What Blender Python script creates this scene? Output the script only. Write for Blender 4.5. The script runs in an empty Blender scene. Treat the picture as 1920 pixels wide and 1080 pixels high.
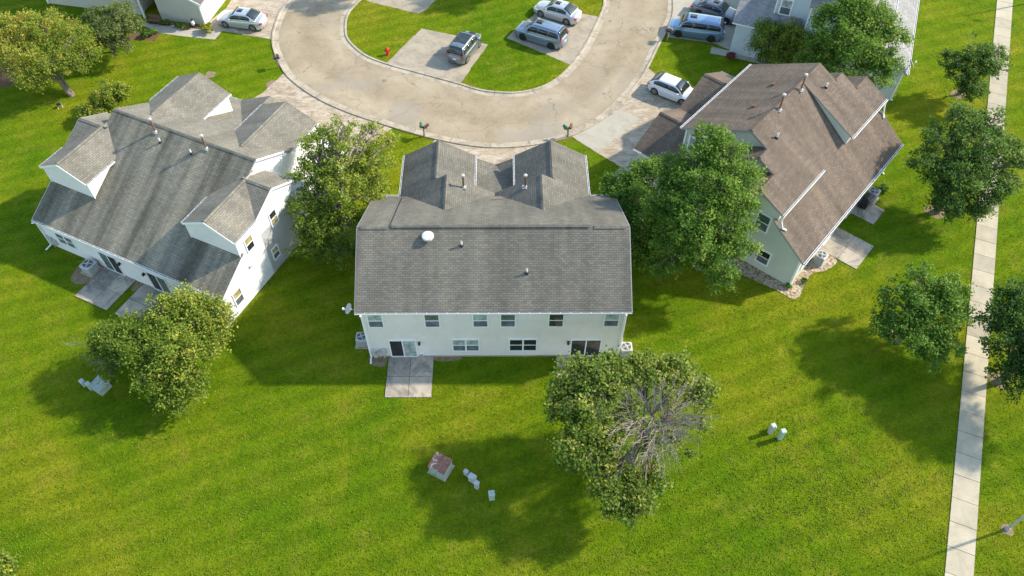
import bpy, bmesh, math, random
import numpy as np
from mathutils import Vector
random.seed(7)
rng = np.random.default_rng(11)
S = bpy.context.scene
COL = S.collection
R = math.radians

# ------------------------------------------------------------------ camera
CAMH = 42.0
F_PX, PITCH, ROLL = 1460.13, 51.942, 0.532      # focal length in 1920-px units, tilt below the horizon, roll
cd = bpy.data.cameras.new("Camera")
cam = bpy.data.objects.new("Camera", cd)
COL.objects.link(cam)
cam.location = (0, 0, CAMH)
cd.sensor_width = 36.0
cd.lens = 36.0 * F_PX / 1920.0
cd.clip_start = 0.5
cd.clip_end = 2000
from mathutils import Matrix
cam.rotation_mode = 'XYZ'
_m = Matrix.Rotation(R(90 - PITCH), 3, 'X') @ Matrix.Rotation(R(ROLL), 3, 'Z')
cam.rotation_euler = _m.to_euler()
S.camera = cam

# ------------------------------------------------------------------ light
SUN_EL, SUN_AZ = 35.6, 18.0          # azimuth measured from +x towards +y
w = bpy.data.worlds.new("World")
S.world = w
w.use_nodes = True
wn = w.node_tree
wn.nodes.clear()
sky = wn.nodes.new('ShaderNodeTexSky')
sky.sky_type = 'NISHITA'
sky.sun_disc = False
sky.sun_elevation = R(SUN_EL)
sky.sun_rotation = R(90 - SUN_AZ)
sky.air_density = 1.4
sky.dust_density = .6
sky.ozone_density = 1.5
bg = wn.nodes.new('ShaderNodeBackground')
bg.inputs[1].default_value = 0.15
wo = wn.nodes.new('ShaderNodeOutputWorld')
wn.links.new(sky.outputs[0], bg.inputs[0])
wn.links.new(bg.outputs[0], wo.inputs[0])
sd = bpy.data.lights.new("Sun", 'SUN')
sd.energy = 3.3
sd.angle = R(2.0)
sd.color = (1.0, 0.90, 0.74)
sun = bpy.data.objects.new("Sun", sd)
COL.objects.link(sun)
_d = Vector((math.cos(R(SUN_EL)) * math.cos(R(SUN_AZ)), math.cos(R(SUN_EL)) * math.sin(R(SUN_AZ)), math.sin(R(SUN_EL))))
sun.rotation_euler = _d.to_track_quat('Z', 'Y').to_euler()
sun.location = (30, 20, 60)
S.view_settings.view_transform = 'Standard'
S.view_settings.look = 'None'
S.view_settings.gamma = 1
S.view_settings.exposure = 1.18
S.render.engine = 'CYCLES'


def G(px, py, z=0.0):
    """survey point of the photograph -> point on the horizontal plane at height z"""
    th, r = R(PITCH), R(ROLL)
    a, b = px - 960, py - 540
    u = a * math.cos(r) + b * math.sin(r)
    v = -a * math.sin(r) + b * math.cos(r)
    dy = F_PX * math.cos(th) - v * math.sin(th)
    dz = -F_PX * math.sin(th) - v * math.cos(th)
    t = (z - CAMH) / dz
    return (u * t, dy * t)


# ------------------------------------------------------------------ materials
MATS = {}


class NT:
    def __init__(s, name):
        s.m = bpy.data.materials.new(name)
        s.m.use_nodes = True
        s.t = s.m.node_tree
        s.t.nodes.clear()
        s.out = s.n('ShaderNodeOutputMaterial')
        s.p = s.n('ShaderNodeBsdfPrincipled')
        s.l(s.p.outputs[0], s.out.inputs[0])

    def n(s, t, **k):
        x = s.t.nodes.new(t)
        for a, b in k.items():
            setattr(x, a, b)
        return x

    def l(s, a, b):
        s.t.links.new(a, b)

    def set(s, inp, v):
        if hasattr(v, 'links') or hasattr(v, 'is_output'):
            s.l(v, inp)
        else:
            inp.default_value = (*v, 1) if isinstance(v, tuple) and len(v) == 3 else v

    def coord(s, kind='Object', scale=None, rot=None):
        c = s.n('ShaderNodeTexCoord').outputs[kind]
        if scale or rot:
            mp = s.n('ShaderNodeMapping')
            if scale:
                mp.inputs['Scale'].default_value = scale
            if rot:
                mp.inputs['Rotation'].default_value = rot
            s.l(c, mp.inputs[0])
            return mp.outputs[0]
        return c

    def noise(s, co, scale, detail=4, rough=.55, dist=0.0):
        x = s.n('ShaderNodeTexNoise')
        s.l(co, x.inputs['Vector'])
        x.inputs['Scale'].default_value = scale
        x.inputs['Detail'].default_value = detail
        x.inputs['Roughness'].default_value = rough
        x.inputs['Distortion'].default_value = dist
        return x.outputs[0]

    def ramp(s, f, stops):
        x = s.n('ShaderNodeValToRGB')
        s.l(f, x.inputs[0])
        e = x.color_ramp.elements
        while len(e) > 1:
            e.remove(e[-1])
        for i, (p, c) in enumerate(stops):
            if not isinstance(c, tuple):
                c = (c, c, c)
            el = e[0] if i == 0 else e.new(p)
            el.position = p
            el.color = (*c, 1)
        return x.outputs[0]

    def mix(s, f, a, b, mode='MIX'):
        x = s.n('ShaderNodeMix', data_type='RGBA', blend_type=mode)
        s.set(x.inputs[0], f)
        s.set(x.inputs[6], a)
        s.set(x.inputs[7], b)
        return x.outputs[2]

    def math(s, op, a, b=0.0):
        x = s.n('ShaderNodeMath', operation=op)
        s.set(x.inputs[0], a)
        s.set(x.inputs[1], b)
        return x.outputs[0]

    def bump(s, h, dist=.02, strength=1.0):
        b = s.n('ShaderNodeBump')
        b.inputs['Distance'].default_value = dist
        b.inputs['Strength'].default_value = strength
        s.l(h, b.inputs['Height'])
        s.l(b.outputs[0], s.p.inputs['Normal'])

    def attr(s, name):
        return s.n('ShaderNodeAttribute', attribute_name=name).outputs['Fac']

    def base(s, c, rough=.8, spec=.3, metal=0.0):
        s.set(s.p.inputs['Base Color'], c)
        s.set(s.p.inputs['Roughness'], rough)
        s.p.inputs['Specular IOR Level'].default_value = spec
        s.p.inputs['Metallic'].default_value = metal


def plain(name, c, rough=.6, spec=.4, metal=0.0, var=.12, scale=6.0, coat=0.0):
    """painted or cast surface with slight grime variation"""
    if name in MATS:
        return MATS[name]
    t = NT(name)
    co = t.coord()
    n = t.noise(co, scale, 5, .6)
    col = t.ramp(n, [(.3, tuple(x * (1 - var) for x in c)), (.7, tuple(min(1, x * (1 + var * .6)) for x in c))])
    t.base(col, rough, spec, metal)
    t.p.inputs['Coat Weight'].default_value = coat
    t.p.inputs['Coat Roughness'].default_value = .06
    MATS[name] = t.m
    return t.m


def m_grass(name, island=False):
    t = NT(name)
    co = t.coord()
    big = t.noise(co, .09, 4, .55, .6)
    mid = t.noise(co, .55, 5, .65, .4)
    sm = t.noise(co, 3.2, 4, .7)
    fine = t.noise(co, 8.5, 5, .85)
    clov = t.noise(co, 1.7, 6, .7, 1.2)
    yel = (.245, .232, .012) if not island else (.27, .225, .018)
    a = t.ramp(big, [(.34, (.066, .148, .004)), (.5, (.134, .188, .005)), (.64, yel)])
    b = t.ramp(mid, [(.30, (.060, .138, .004)), (.5, (.124, .188, .005)), (.70, (.24, .232, .025))])
    c = t.mix(.5, a, b)
    # mower passes
    st = t.n('ShaderNodeTexWave', wave_type='BANDS', bands_direction='X')
    mp = t.coord('Object', rot=(0, 0, R(68)))
    t.l(mp, st.inputs[0])
    st.inputs['Scale'].default_value = .22
    st.inputs['Distortion'].default_value = 2.2
    st.inputs['Detail'].default_value = 3
    st.inputs['Detail Scale'].default_value = .6
    c = t.mix(.35, c, t.ramp(st.outputs[1], [(.25, (.55, .60, .6)), (.75, (.98, 1.0, .9))]), 'MULTIPLY')
    c = t.mix(.9, c, t.ramp(sm, [(.28, (.62, .70, .55)), (.5, (1, 1, 1)), (.75, (1.3, 1.2, 1.25))]), 'MULTIPLY')
    c = t.mix(.9, c, t.ramp(fine, [(.30, (.48, .54, .48)), (.48, (.96, .98, .96)), (.70, (1.5, 1.38, 1.5))]), 'MULTIPLY')
    c = t.mix(t.ramp(clov, [(.57, 0.0), (.66, .6)]), c, (.075, .175, .004))
    # thin straw coloured spots
    dry = t.noise(co, .8, 6, .75, .3)
    c = t.mix(t.ramp(dry, [(.66, 0.0), (.78, .55)]), c, (.26, .21, .07))
    t.base(c, .95, .03)
    h = t.math('ADD', t.math('MULTIPLY', fine, 1.0), t.math('MULTIPLY', sm, .6))
    t.bump(h, .14, .9)
    return t.m


def m_road():
    t = NT('aged_road_surface')
    co = t.coord()
    a = t.ramp(t.noise(co, .22, 5, .6, .8), [(.3, (.275, .228, .155)), (.5, (.33, .275, .193)), (.72, (.38, .325, .235))])
    st = t.noise(co, 1.1, 6, .75, .6)
    c = t.mix(.8, a, t.ramp(st, [(.25, (.72, .68, .62)), (.5, (1, 1, 1)), (.8, (1.06, 1.06, 1.06))]), 'MULTIPLY')
    fine = t.noise(co, 9, 5, .85)
    c = t.mix(.8, c, t.ramp(fine, [(.3, (.70, .69, .67)), (.7, (1.2, 1.2, 1.2))]), 'MULTIPLY')
    # worn tyre lanes: attribute 'lane' runs 0..1 across the carriageway
    ln = t.attr('lane')
    c = t.mix(.75, c, t.ramp(ln, [(0, (.80, .75, .68)), (.14, (1.0, .99, .96)), (.30, (1.10, 1.08, 1.05)), (.44, (.86, .82, .76)), (.6, (.93, .90, .85)), (.78, (1.05, 1.03, 1)), (.93, (.98, .96, .93)), (1, (.78, .74, .68))]), 'MULTIPLY')
    pat = t.noise(co, .16, 3, .5)
    c = t.mix(t.ramp(pat, [(.54, 0.0), (.64, .5)]), c, (.26, .235, .20))
    # cracks
    nd = t.n('ShaderNodeTexNoise')
    t.l(co, nd.inputs['Vector'])
    nd.inputs['Scale'].default_value = .9
    nd.inputs['Detail'].default_value = 5
    w1 = t.n('ShaderNodeVectorMath', operation='SCALE')
    t.l(nd.outputs['Color'], w1.inputs[0])
    w1.inputs['Scale'].default_value = 1.9
    w2 = t.n('ShaderNodeVectorMath', operation='ADD')
    t.l(co, w2.inputs[0])
    t.l(w1.outputs[0], w2.inputs[1])
    v = t.n('ShaderNodeTexVoronoi', feature='DISTANCE_TO_EDGE')
    t.l(w2.outputs[0], v.inputs['Vector'])
    v.inputs['Scale'].default_value = .17
    cm = t.math('MULTIPLY', t.ramp(v.outputs['Distance'], [(.0, .7), (.004, .5), (.008, 0.0)]), t.ramp(t.noise(co, .3, 2), [(.42, 0.0), (.55, 1.0)]))
    c = t.mix(cm, c, (.13, .105, .08))
    # oil drips
    oil = t.noise(co, .75, 3, .5)
    c = t.mix(t.ramp(oil, [(.70, 0.0), (.76, .7)]), c, (.15, .11, .08))
    t.base(c, .92, .2)
    t.bump(fine, .01, .5)
    return t.m


def m_concrete(name, c0, dirt=.5, tint=False, streak=0.0, dark=(.10, .095, .08)):
    t = NT(name)
    co = t.coord()
    n1 = t.noise(co, .8, 6, .7, .5)
    c = t.ramp(n1, [(.28, tuple(x * .78 for x in c0)), (.5, c0), (.75, tuple(min(1, x * 1.12) for x in c0))])
    n2 = t.noise(co, .55, 7, .8, 1.0)
    c = t.mix(t.ramp(n2, [(.47, 0.0), (.62, dirt)]), c, dark)
    fine = t.noise(co, 25, 3, .8)
    c = t.mix(.6, c, t.ramp(fine, [(.3, (.82, .82, .81)), (.7, (1.1, 1.1, 1.1))]), 'MULTIPLY')
    if tint:
        c = t.mix(1.0, c, t.ramp(t.attr('tint'), [(0, (.80, .79, .78)), (1, (1.1, 1.09, 1.06))]), 'MULTIPLY')
    if streak:
        s2 = t.noise(t.coord('Object', scale=(1, 3, 1)), .45, 7, .85, 2.5)
        c = t.mix(t.ramp(s2, [(.48, 0.0), (.56, streak)]), c, (.50, .44, .35))
    t.base(c, .9, .2)
    t.bump(fine, .006, .4)
    return t.m


def m_shingle(name, c0, warm, streak=.5):
    t = NT(name)
    uv = t.coord('UV')
    br = t.n('ShaderNodeTexBrick')
    t.l(uv, br.inputs['Vector'])
    br.offset = .5
    br.inputs['Color1'].default_value = (*[x * 1.16 for x in c0], 1)
    br.inputs['Color2'].default_value = (*[x * .85 for x in c0], 1)
    br.inputs['Mortar'].default_value = (*[x * .60 for x in c0], 1)
    br.inputs['Scale'].default_value = 1.0
    br.inputs['Mortar Size'].default_value = .016
    br.inputs['Mortar Smooth'].default_value = .3
    br.inputs['Brick Width'].default_value = .30
    br.inputs['Row Height'].default_value = .14
    c = br.outputs[0]
    co = t.coord()
    n = t.noise(co, .45, 5, .6)
    c = t.mix(.75, c, t.ramp(n, [(.3, (.82, .82, .80)), (.55, (1, 1, 1)), (.75, warm)]), 'MULTIPLY')
    # rain streaks run down the slope (v)
    mp = t.n('ShaderNodeMapping')
    mp.inputs['Scale'].default_value = (.75, .05, 1)
    t.l(uv, mp.inputs[0])
    s1 = t.noise(mp.outputs[0], 1.1, 4, .6, .15)
    c = t.mix(streak, c, t.ramp(s1, [(.36, (.44, .44, .41)), (.5, (.96, .96, .94)), (.63, (1.5, 1.45, 1.32))]), 'MULTIPLY')
    g = t.noise(co, 30, 3, .8)
    c = t.mix(.6, c, t.ramp(g, [(.3, (.75, .75, .75)), (.7, (1.25, 1.25, 1.25))]), 'MULTIPLY')
    t.base(c, .93, .15)
    t.bump(br.outputs[1], .012, -.6)
    return t.m


def m_siding(name, c0, stain=.0):
    t = NT(name)
    co = t.coord()
    sep = t.n('ShaderNodeSeparateXYZ')
    t.l(co, sep.inputs[0])
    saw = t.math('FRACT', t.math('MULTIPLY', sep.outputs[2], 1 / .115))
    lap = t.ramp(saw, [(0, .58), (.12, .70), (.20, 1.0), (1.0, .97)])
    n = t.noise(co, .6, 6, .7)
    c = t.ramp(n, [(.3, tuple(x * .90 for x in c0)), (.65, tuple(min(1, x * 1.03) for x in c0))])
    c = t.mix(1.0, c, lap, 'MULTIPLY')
    if stain:
        st = t.noise(t.coord('Object', scale=(1, 1, .25)), 1.2, 5, .7)
        c = t.mix(t.ramp(st, [(.5, 0.0), (.75, stain)]), c, (.27, .29, .20))
    t.base(c, .55, .35)
    t.bump(saw, .012, .7)
    return t.m


def m_leaf(name, c1, c2, c3, trans=.42):
    """leaf colours differ leaf to leaf: attribute 'tint' 0..1"""
    t = NT(name)
    f = t.attr('tint')
    c = t.ramp(f, [(0, c1), (.55, c2), (1, c3)])
    t.base(c, .6, .18)
    tr = t.n('ShaderNodeBsdfTranslucent')
    t.l(t.mix(.35, c, (.25, .38, .04)), tr.inputs[0])
    mx = t.n('ShaderNodeMixShader')
    mx.inputs[0].default_value = trans
    t.l(t.p.outputs[0], mx.inputs[1])
    t.l(tr.outputs[0], mx.inputs[2])
    t.l(mx.outputs[0], t.out.inputs[0])
    return t.m


def m_bark(name, c0):
    t = NT(name)
    co = t.coord('Object', scale=(1, 1, .3))
    n = t.noise(co, 9, 5, .7)
    t.base(t.ramp(n, [(.3, tuple(x * .6 for x in c0)), (.7, c0)]), .9, .2)
    t.bump(n, .02, .6)
    return t.m


def m_glass(name, c, rough=.08, spec=.6):
    if name in MATS:
        return MATS[name]
    t = NT(name)
    co = t.coord()
    n = t.noise(co, 2.5, 3, .5)
    t.base(t.ramp(n, [(.35, tuple(x * .6 for x in c)), (.7, tuple(min(1, x * 1.3) for x in c))]), rough, spec)
    t.p.inputs['IOR'].default_value = 1.5
    MATS[name] = t.m
    return t.m


def m_rust():
    t = NT('rusted_steel_lid')
    co = t.coord()
    n = t.noise(co, 2.2, 6, .75, .8)
    c = t.ramp(n, [(.44, (.20, .085, .060)), (.56, (.27, .13, .09)), (.585, (.38, .40, .34)), (.8, (.44, .46, .40))])
    t.base(c, .75, .3)
    return t.m


def m_rocks():
    t = NT('river_rock_bed')
    co = t.coord()
    v = t.n('ShaderNodeTexVoronoi')
    t.l(co, v.inputs['Vector'])
    v.inputs['Scale'].default_value = 7
    c = t.ramp(t.noise(co, 5, 3), [(.3, (.30, .22, .14)), (.5, (.42, .33, .22)), (.7, (.58, .50, .40))])
    c = t.mix(.9, c, t.ramp(v.outputs['Distance'], [(0, (1.2, 1.2, 1.2)), (.5, (.8, .78, .75)), (.9, (.25, .22, .18))]), 'MULTIPLY')
    t.base(c, .85, .3)
    t.bump(v.outputs['Distance'], .06, -.9)
    return t.m


def m_soil(name, c0):
    t = NT(name)
    co = t.coord()
    n = t.noise(co, 4, 6, .8, .4)
    t.base(t.ramp(n, [(.3, tuple(x * .55 for x in c0)), (.5, c0), (.75, tuple(x * 1.4 for x in c0))]), .95, .1)
    t.bump(n, .06, .8)
    return t.m


M_grass = m_grass('lawn_turf')
M_grass2 = m_grass('island_turf', True)
M_road = m_road()
M_curb = m_concrete('curb_concrete', (.42, .36, .27), .6, dark=(.16, .14, .10))
M_drive = m_concrete('stained_drive', (.35, .28, .195), .8, streak=.7, dark=(.20, .155, .11))
M_drive2 = m_concrete('island_drive', (.35, .30, .225), .6, dark=(.20, .17, .13))
M_pad = m_concrete('new_pad', (.38, .35, .28), .2, dark=(.25, .22, .18))
M_walk = m_concrete('sidewalk_slab', (.435, .385, .285), .2, tint=True, dark=(.22, .20, .16))
M_patio = m_concrete('patio_slab', (.42, .365, .295), .75, tint=True, dark=(.13, .125, .11))
M_roof_grey = m_shingle('grey_shingle', (.150, .142, .120), (1.24, 1.13, 1.05), .30)
M_roof_grey2 = m_shingle('streaked_shingle', (.205, .190, .152), (1.14, 1.10, 1.02), .8)
M_roof_grey3 = m_shingle('weathered_shingle', (.200, .186, .152), (1.14, 1.08, 1.02), .28)
M_roof_brown = m_shingle('brown_shingle', (.150, .118, .094), (1.14, 1.07, 1.02), .38)
M_roof_pale = m_shingle('pale_shingle', (.27, .265, .26), (1.1, 1.06, 1.02), .25)
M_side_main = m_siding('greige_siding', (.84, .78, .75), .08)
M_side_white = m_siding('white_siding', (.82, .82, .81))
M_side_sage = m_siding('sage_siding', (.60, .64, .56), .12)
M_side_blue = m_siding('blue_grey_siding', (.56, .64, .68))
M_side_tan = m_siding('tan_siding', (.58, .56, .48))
M_trim = plain('white_trim', (.80, .80, .79), .5, .4, var=.05)
M_drip = plain('drip_edge', (.30, .30, .29), .6)
M_dark = plain('dark_gap', (.03, .03, .03), .8)
M_glass_dark = m_glass('dark_pane', (.025, .03, .03))
M_glass_screen = m_glass('screened_pane', (.13, .15, .165), .35, .3)
M_glass_blind = m_glass('blind_pane', (.36, .42, .40), .3, .4)
M_glass_green = m_glass('green_reflection_pane', (.09, .14, .12), .15, .5)  # green-grey reflection in the sash put into the pane colour
M_glass_tan = m_glass('shade_pane', (.42, .36, .17), .4, .3)
M_rocks = m_rocks()
M_mulch = m_soil('brown_mulch', (.14, .08, .05))
M_soil = m_soil('bare_soil', (.22, .165, .10))
M_bark = m_bark('grey_bark', (.22, .18, .14))
M_bark_pale = m_bark('bleached_branch', (.37, .32, .255))
M_fix = plain('fixture_black', (.02, .02, .02), .5)
M_ac = plain('ac_grey', (.42, .42, .41), .55)
M_galv = plain('galvanised', (.45, .46, .46), .45, .5, .3)
M_rusty = plain('rusty_flue', (.20, .10, .055), .7, var=.4, scale=9)
M_white_pl = plain('white_plastic', (.78, .78, .76), .45)

# ------------------------------------------------------------------ mesh tools


class MB:
    def __init__(s):
        s.v, s.f, s.mi, s.mats, s.uv, s.tint = [], [], [], [], [], []

    def mat(s, m):
        if m not in s.mats:
            s.mats.append(m)
        return s.mats.index(m)

    def face(s, pts, m, uvs=None, tint=.5):
        b = len(s.v)
        s.v.extend([tuple(p) for p in pts])
        s.f.append(tuple(range(b, b + len(pts))))
        s.mi.append(s.mat(m))
        s.uv.append(uvs)
        s.tint.append(tint)

    def shell(s, V, Fs, m, tint=.5):
        b = len(s.v)
        s.v.extend([tuple(p) for p in V])
        k = s.mat(m)
        for f in Fs:
            s.f.append(tuple(b + i for i in f))
            s.mi.append(k)
            s.uv.append(None)
            s.tint.append(tint)

    def box(s, p0, p1, m, tint=.5):
        (x0, y0, z0), (x1, y1, z1) = [tuple(min(a, b) for a, b in zip(p0, p1)), tuple(max(a, b) for a, b in zip(p0, p1))]
        V = [(x0, y0, z0), (x1, y0, z0), (x1, y1, z0), (x0, y1, z0), (x0, y0, z1), (x1, y0, z1), (x1, y1, z1), (x0, y1, z1)]
        s.shell(V, [(0, 3, 2, 1), (4, 5, 6, 7), (0, 1, 5, 4), (1, 2, 6, 5), (2, 3, 7, 6), (3, 0, 4, 7)], m, tint)

    def obox(s, c, ax, ay, az, m):
        c, ax, ay, az = map(Vector, (c, ax, ay, az))
        V = [c + sx * ax + sy * ay + sz * az for sz in (-1, 1) for sx, sy in ((-1, -1), (1, -1), (1, 1), (-1, 1))]
        s.shell(V, [(0, 3, 2, 1), (4, 5, 6, 7), (0, 1, 5, 4), (1, 2, 6, 5), (2, 3, 7, 6), (3, 0, 4, 7)], m)

    def beam(s, a, b, wd, ht, m, up=(0, 0, 1)):
        a, b, up = Vector(a), Vector(b), Vector(up)
        d = b - a
        side = d.cross(up).normalized()
        u2 = side.cross(d).normalized()
        s.obox((a + b) / 2, d / 2, side * wd / 2, u2 * ht / 2, m)

    def tube(s, pts, rad, m, n=8, cap=True):
        pts = [Vector(p) for p in pts]
        if not hasattr(rad, '__len__'):
            rad = [rad] * len(pts)
        rad = [float(q) for q in rad]
        b = len(s.v)
        k = s.mat(m)
        for i, p in enumerate(pts):
            d = (pts[min(i + 1, len(pts) - 1)] - pts[max(i - 1, 0)])
            d = d.normalized() if d.length > 1e-9 else Vector((0, 0, 1))
            ref = Vector((1, 0, 0)) if abs(d.x) < .8 else Vector((0, 1, 0))
            e1 = d.cross(ref).normalized()
            e2 = d.cross(e1)
            for j in range(n):
                a = 2 * math.pi * j / n
                s.v.append(tuple(p + rad[i] * (math.cos(a) * e1 + math.sin(a) * e2)))
        for i in range(len(pts) - 1):
            for j in range(n):
                q = (b + i * n + j, b + i * n + (j + 1) % n, b + (i + 1) * n + (j + 1) % n, b + (i + 1) * n + j)
                s.f.append(q); s.mi.append(k); s.uv.append(None); s.tint.append(.5)
        if cap:
            for e in (tuple(b + j for j in range(n)), tuple(b + (len(pts) - 1) * n + j for j in range(n))):
                s.f.append(e); s.mi.append(k); s.uv.append(None); s.tint.append(.5)

    def prism(s, poly, ext, m):
        """solid from a 3-D polygon swept by the vector ext"""
        n = len(poly)
        ext = Vector(ext)
        P = [Vector(p) for p in poly]
        V = P + [p + ext for p in P]
        Fs = [tuple(range(n)), tuple(range(2 * n - 1, n - 1, -1))]
        for i in range(n):
            j = (i + 1) % n
            Fs.append((i, i + n, j + n, j))
        s.shell(V, Fs, m)

    def slab(s, poly, m, th=.10, edge=None):
        """roof plane: polygon given by its top face, uv in metres along and up the slope"""
        P = [Vector(p) for p in poly]
        nrm = Vector((0, 0, 0))
        for i in range(len(P)):
            nrm += P[i].cross(P[(i + 1) % len(P)])
        nrm.normalize()
        if nrm.z < 0:
            P.reverse()
            nrm = -nrm
        hu = Vector((0, 0, 1)).cross(nrm)
        hu = hu.normalized() if hu.length > 1e-6 else Vector((1, 0, 0))
        sv = nrm.cross(hu)
        uv = [(p.dot(hu), p.dot(sv)) for p in P]
        s.face(P, m, uv)
        Q = [p - nrm * th for p in P]
        edge = edge or M_drip
        s.face(list(reversed(Q)), M_trim)
        for i in range(len(P)):
            j = (i + 1) % len(P)
            s.face([P[i], Q[i], Q[j], P[j]], edge)

    def build(s, name, parent=None, smooth=False, fix=False, loc=None):
        me = bpy.data.meshes.new(name)
        me.from_pydata(s.v, [], s.f)
        for m in s.mats:
            me.materials.append(m)
        me.polygons.foreach_set('material_index', s.mi)
        if any(u for u in s.uv):
            L = me.uv_layers.new(name='UVMap')
            i = 0
            for f, u in zip(s.f, s.uv):
                for k in range(len(f)):
                    if u:
                        L.data[i].uv = u[k]
                    i += 1
        if len(set(s.tint)) > 1:
            at = me.attributes.new('tint', 'FLOAT', 'FACE')
            at.data.foreach_set('value', s.tint)
        if smooth:
            me.polygons.foreach_set('use_smooth', [True] * len(me.polygons))
        me.update()
        if fix:
            bm = bmesh.new(); bm.from_mesh(me)
            bmesh.ops.recalc_face_normals(bm, faces=bm.faces)
            bm.to_mesh(me); bm.free()
        o = bpy.data.objects.new(name, me)
        COL.objects.link(o)
        if parent:
            o.parent = parent
        if loc:
            o.location = loc
        return o


def tag(o, label=None, cat=None, group=None, kind=None):
    for k, v in (('label', label), ('category', cat), ('group', group), ('kind', kind)):
        if v:
            o[k] = v
    return o


def empty(name, x, y, rot=0.0, z=0.0, **k):
    o = bpy.data.objects.new(name, None)
    COL.objects.link(o)
    o.location = (x, y, z)
    o.rotation_euler = (0, 0, R(rot))
    o.empty_display_size = .3
    return tag(o, **k)


def copy_tree(o, parent=None):
    c = o.copy()
    COL.objects.link(c)
    if parent:
        c.parent = parent
    for ch in [x for x in list(bpy.data.objects) if x.parent == o]:
        copy_tree(ch, c)
    return c


def catmull(P, sub=8, closed=False):
    out = []
    n = len(P)
    rngi = range(n if closed else n - 1)
    for i in rngi:
        p0 = P[(i - 1) % n] if closed or i > 0 else P[0]
        p1 = P[i]
        p2 = P[(i + 1) % n]
        p3 = P[(i + 2) % n] if closed or i + 2 < n else P[-1]
        for k in range(sub):
            t = k / sub
            out.append(tuple(.5 * (2 * b + (c - a) * t + (2 * a - 5 * b + 4 * c - d) * t * t + (-a + 3 * b - 3 * c + d) * t ** 3)
                             for a, b, c, d in zip(p0, p1, p2, p3)))
    if not closed:
        out.append(tuple(P[-1]))
    return out


def offset(P, d):
    """shift a polyline sideways (left of travel is +)"""
    out = []
    for i in range(len(P)):
        a, b = P[max(0, i - 1)], P[min(len(P) - 1, i + 1)]
        dx, dy = b[0] - a[0], b[1] - a[1]
        l = math.hypot(dx, dy) or 1
        out.append((P[i][0] - dy / l * d, P[i][1] + dx / l * d))
    return out


def fill(P, z, m, name, **k):
    """flat sheet from an outline, triangulated"""
    bm = bmesh.new()
    vs = [bm.verts.new((x, y, z)) for x, y in P]
    es = [bm.edges.new((vs[i], vs[(i + 1) % len(vs)])) for i in range(len(vs))]
    bmesh.ops.triangle_fill(bm, edges=es, use_beauty=True)
    for f in bm.faces:
        f.normal_update()
        if f.normal.z < 0:
            f.normal_flip()
    me = bpy.data.meshes.new(name)
    bm.to_mesh(me); bm.free()
    me.materials.append(m)
    o = bpy.data.objects.new(name, me)
    COL.objects.link(o)
    return tag(o, **k)


def strip(A, B, z0, z1, mb, m):
    for i in range(len(A) - 1):
        mb.face([(*A[i], z0), (*A[i + 1], z0), (*B[i + 1], z1), (*B[i], z1)], m)


# ------------------------------------------------------------------ ground, road, kerbs
mb = MB()
mb.face([(-900, -400, 0), (900, -400, 0), (900, 1500, 0), (-900, 1500, 0)], M_grass)
tag(mb.build('lawn'), kind='structure')

OUT = [(600, -60), (563, -18), (531, 12), (513.6, 51), (509.7, 79), (515.6, 103), (533, 137), (559, 162), (599, 188), (650, 211), (702, 229),
       (760, 247), (816.5, 262), (895, 276), (963, 277), (1030, 268), (1078, 253.5), (1129, 226), (1169, 191), (1200.5, 152), (1216, 127),
       (1234, 90), (1251, 58), (1263, 30), (1264, 0), (1262, -40), (1255, -90)]
outc = catmull([G(*p) for p in OUT], 6)
INN = [(1128, -70), (1131, 0), (1129, 16), (1113.5, 51.5), (1090, 95), (1058, 134.6), (1022, 160), (979, 172), (939, 173), (900, 168), (860, 156),
       (789, 136.6), (725.5, 119), (686, 103), (658, 79), (650, 59), (654, 28), (678, 0), (712, -30), (760, -60)]
innc = catmull([G(*p) for p in INN], 6)
# carriageway as a ring of quads with a lane coordinate across it
n = 150


def resample(P, n):
    d = [0]
    for a, b in zip(P, P[1:]):
        d.append(d[-1] + math.dist(a, b))
    o = []
    j = 0
    for i in range(n):
        t = d[-1] * i / (n - 1)
        while j < len(d) - 2 and d[j + 1] < t:
            j += 1
        k = (t - d[j]) / max(1e-9, d[j + 1] - d[j])
        o.append(tuple(a + (b - a) * k for a, b in zip(P[j], P[j + 1])))
    return o


A = resample(outc, n)
Bq = resample(list(reversed(innc)), n)
verts, faces, lane = [], [], []
NL = 12
for i in range(n):
    for j in range(NL + 1):
        t = j / NL
        verts.append((A[i][0] * (1 - t) + Bq[i][0] * t, A[i][1] * (1 - t) + Bq[i][1] * t, .008))
        lane.append(t)
for i in range(n - 1):
    for j in range(NL):
        a = i * (NL + 1) + j
        faces.append((a, a + NL + 1, a + NL + 2, a + 1))
me = bpy.data.meshes.new('road')
me.from_pydata(verts, [], faces)
at = me.attributes.new('lane', 'FLOAT', 'POINT')
at.data.foreach_set('value', lane)
me.materials.append(M_road)
o = bpy.data.objects.new('road', me)
COL.objects.link(o)
tag(o, kind='structure')


def kerb(name, line, side):
    """gutter pan on the road side (side=+1: road left of travel) and a raised lip behind it"""
    mb = MB()
    a0, a1, a2, a3 = line, offset(line, side * .16), offset(line, side * .20), offset(line, side * .62)
    strip(a0, a1, .10, .10, mb, M_curb)
    strip(a1, a2, .10, .022, mb, M_curb)
    strip(a2, a3, .022, .014, mb, M_curb)
    b = offset(line, -side * .02)
    strip(b, a0, -.02, .10, mb, M_curb)
    # contraction joints every three metres
    rs = resample(line, int(sum(math.dist(p, q) for p, q in zip(line, line[1:])) / 3))
    r2 = offset(rs, side * .17)
    r3 = offset(rs, side * .60)
    for p, q, s_ in zip(rs, r2, r3):
        mb.beam((*p, .103), (*q, .103), .025, .004, M_dark)
        mb.beam((*q, .022), (*s_, .020), .025, .010, M_dark)
    return tag(mb.build(name), kind='structure')


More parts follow.
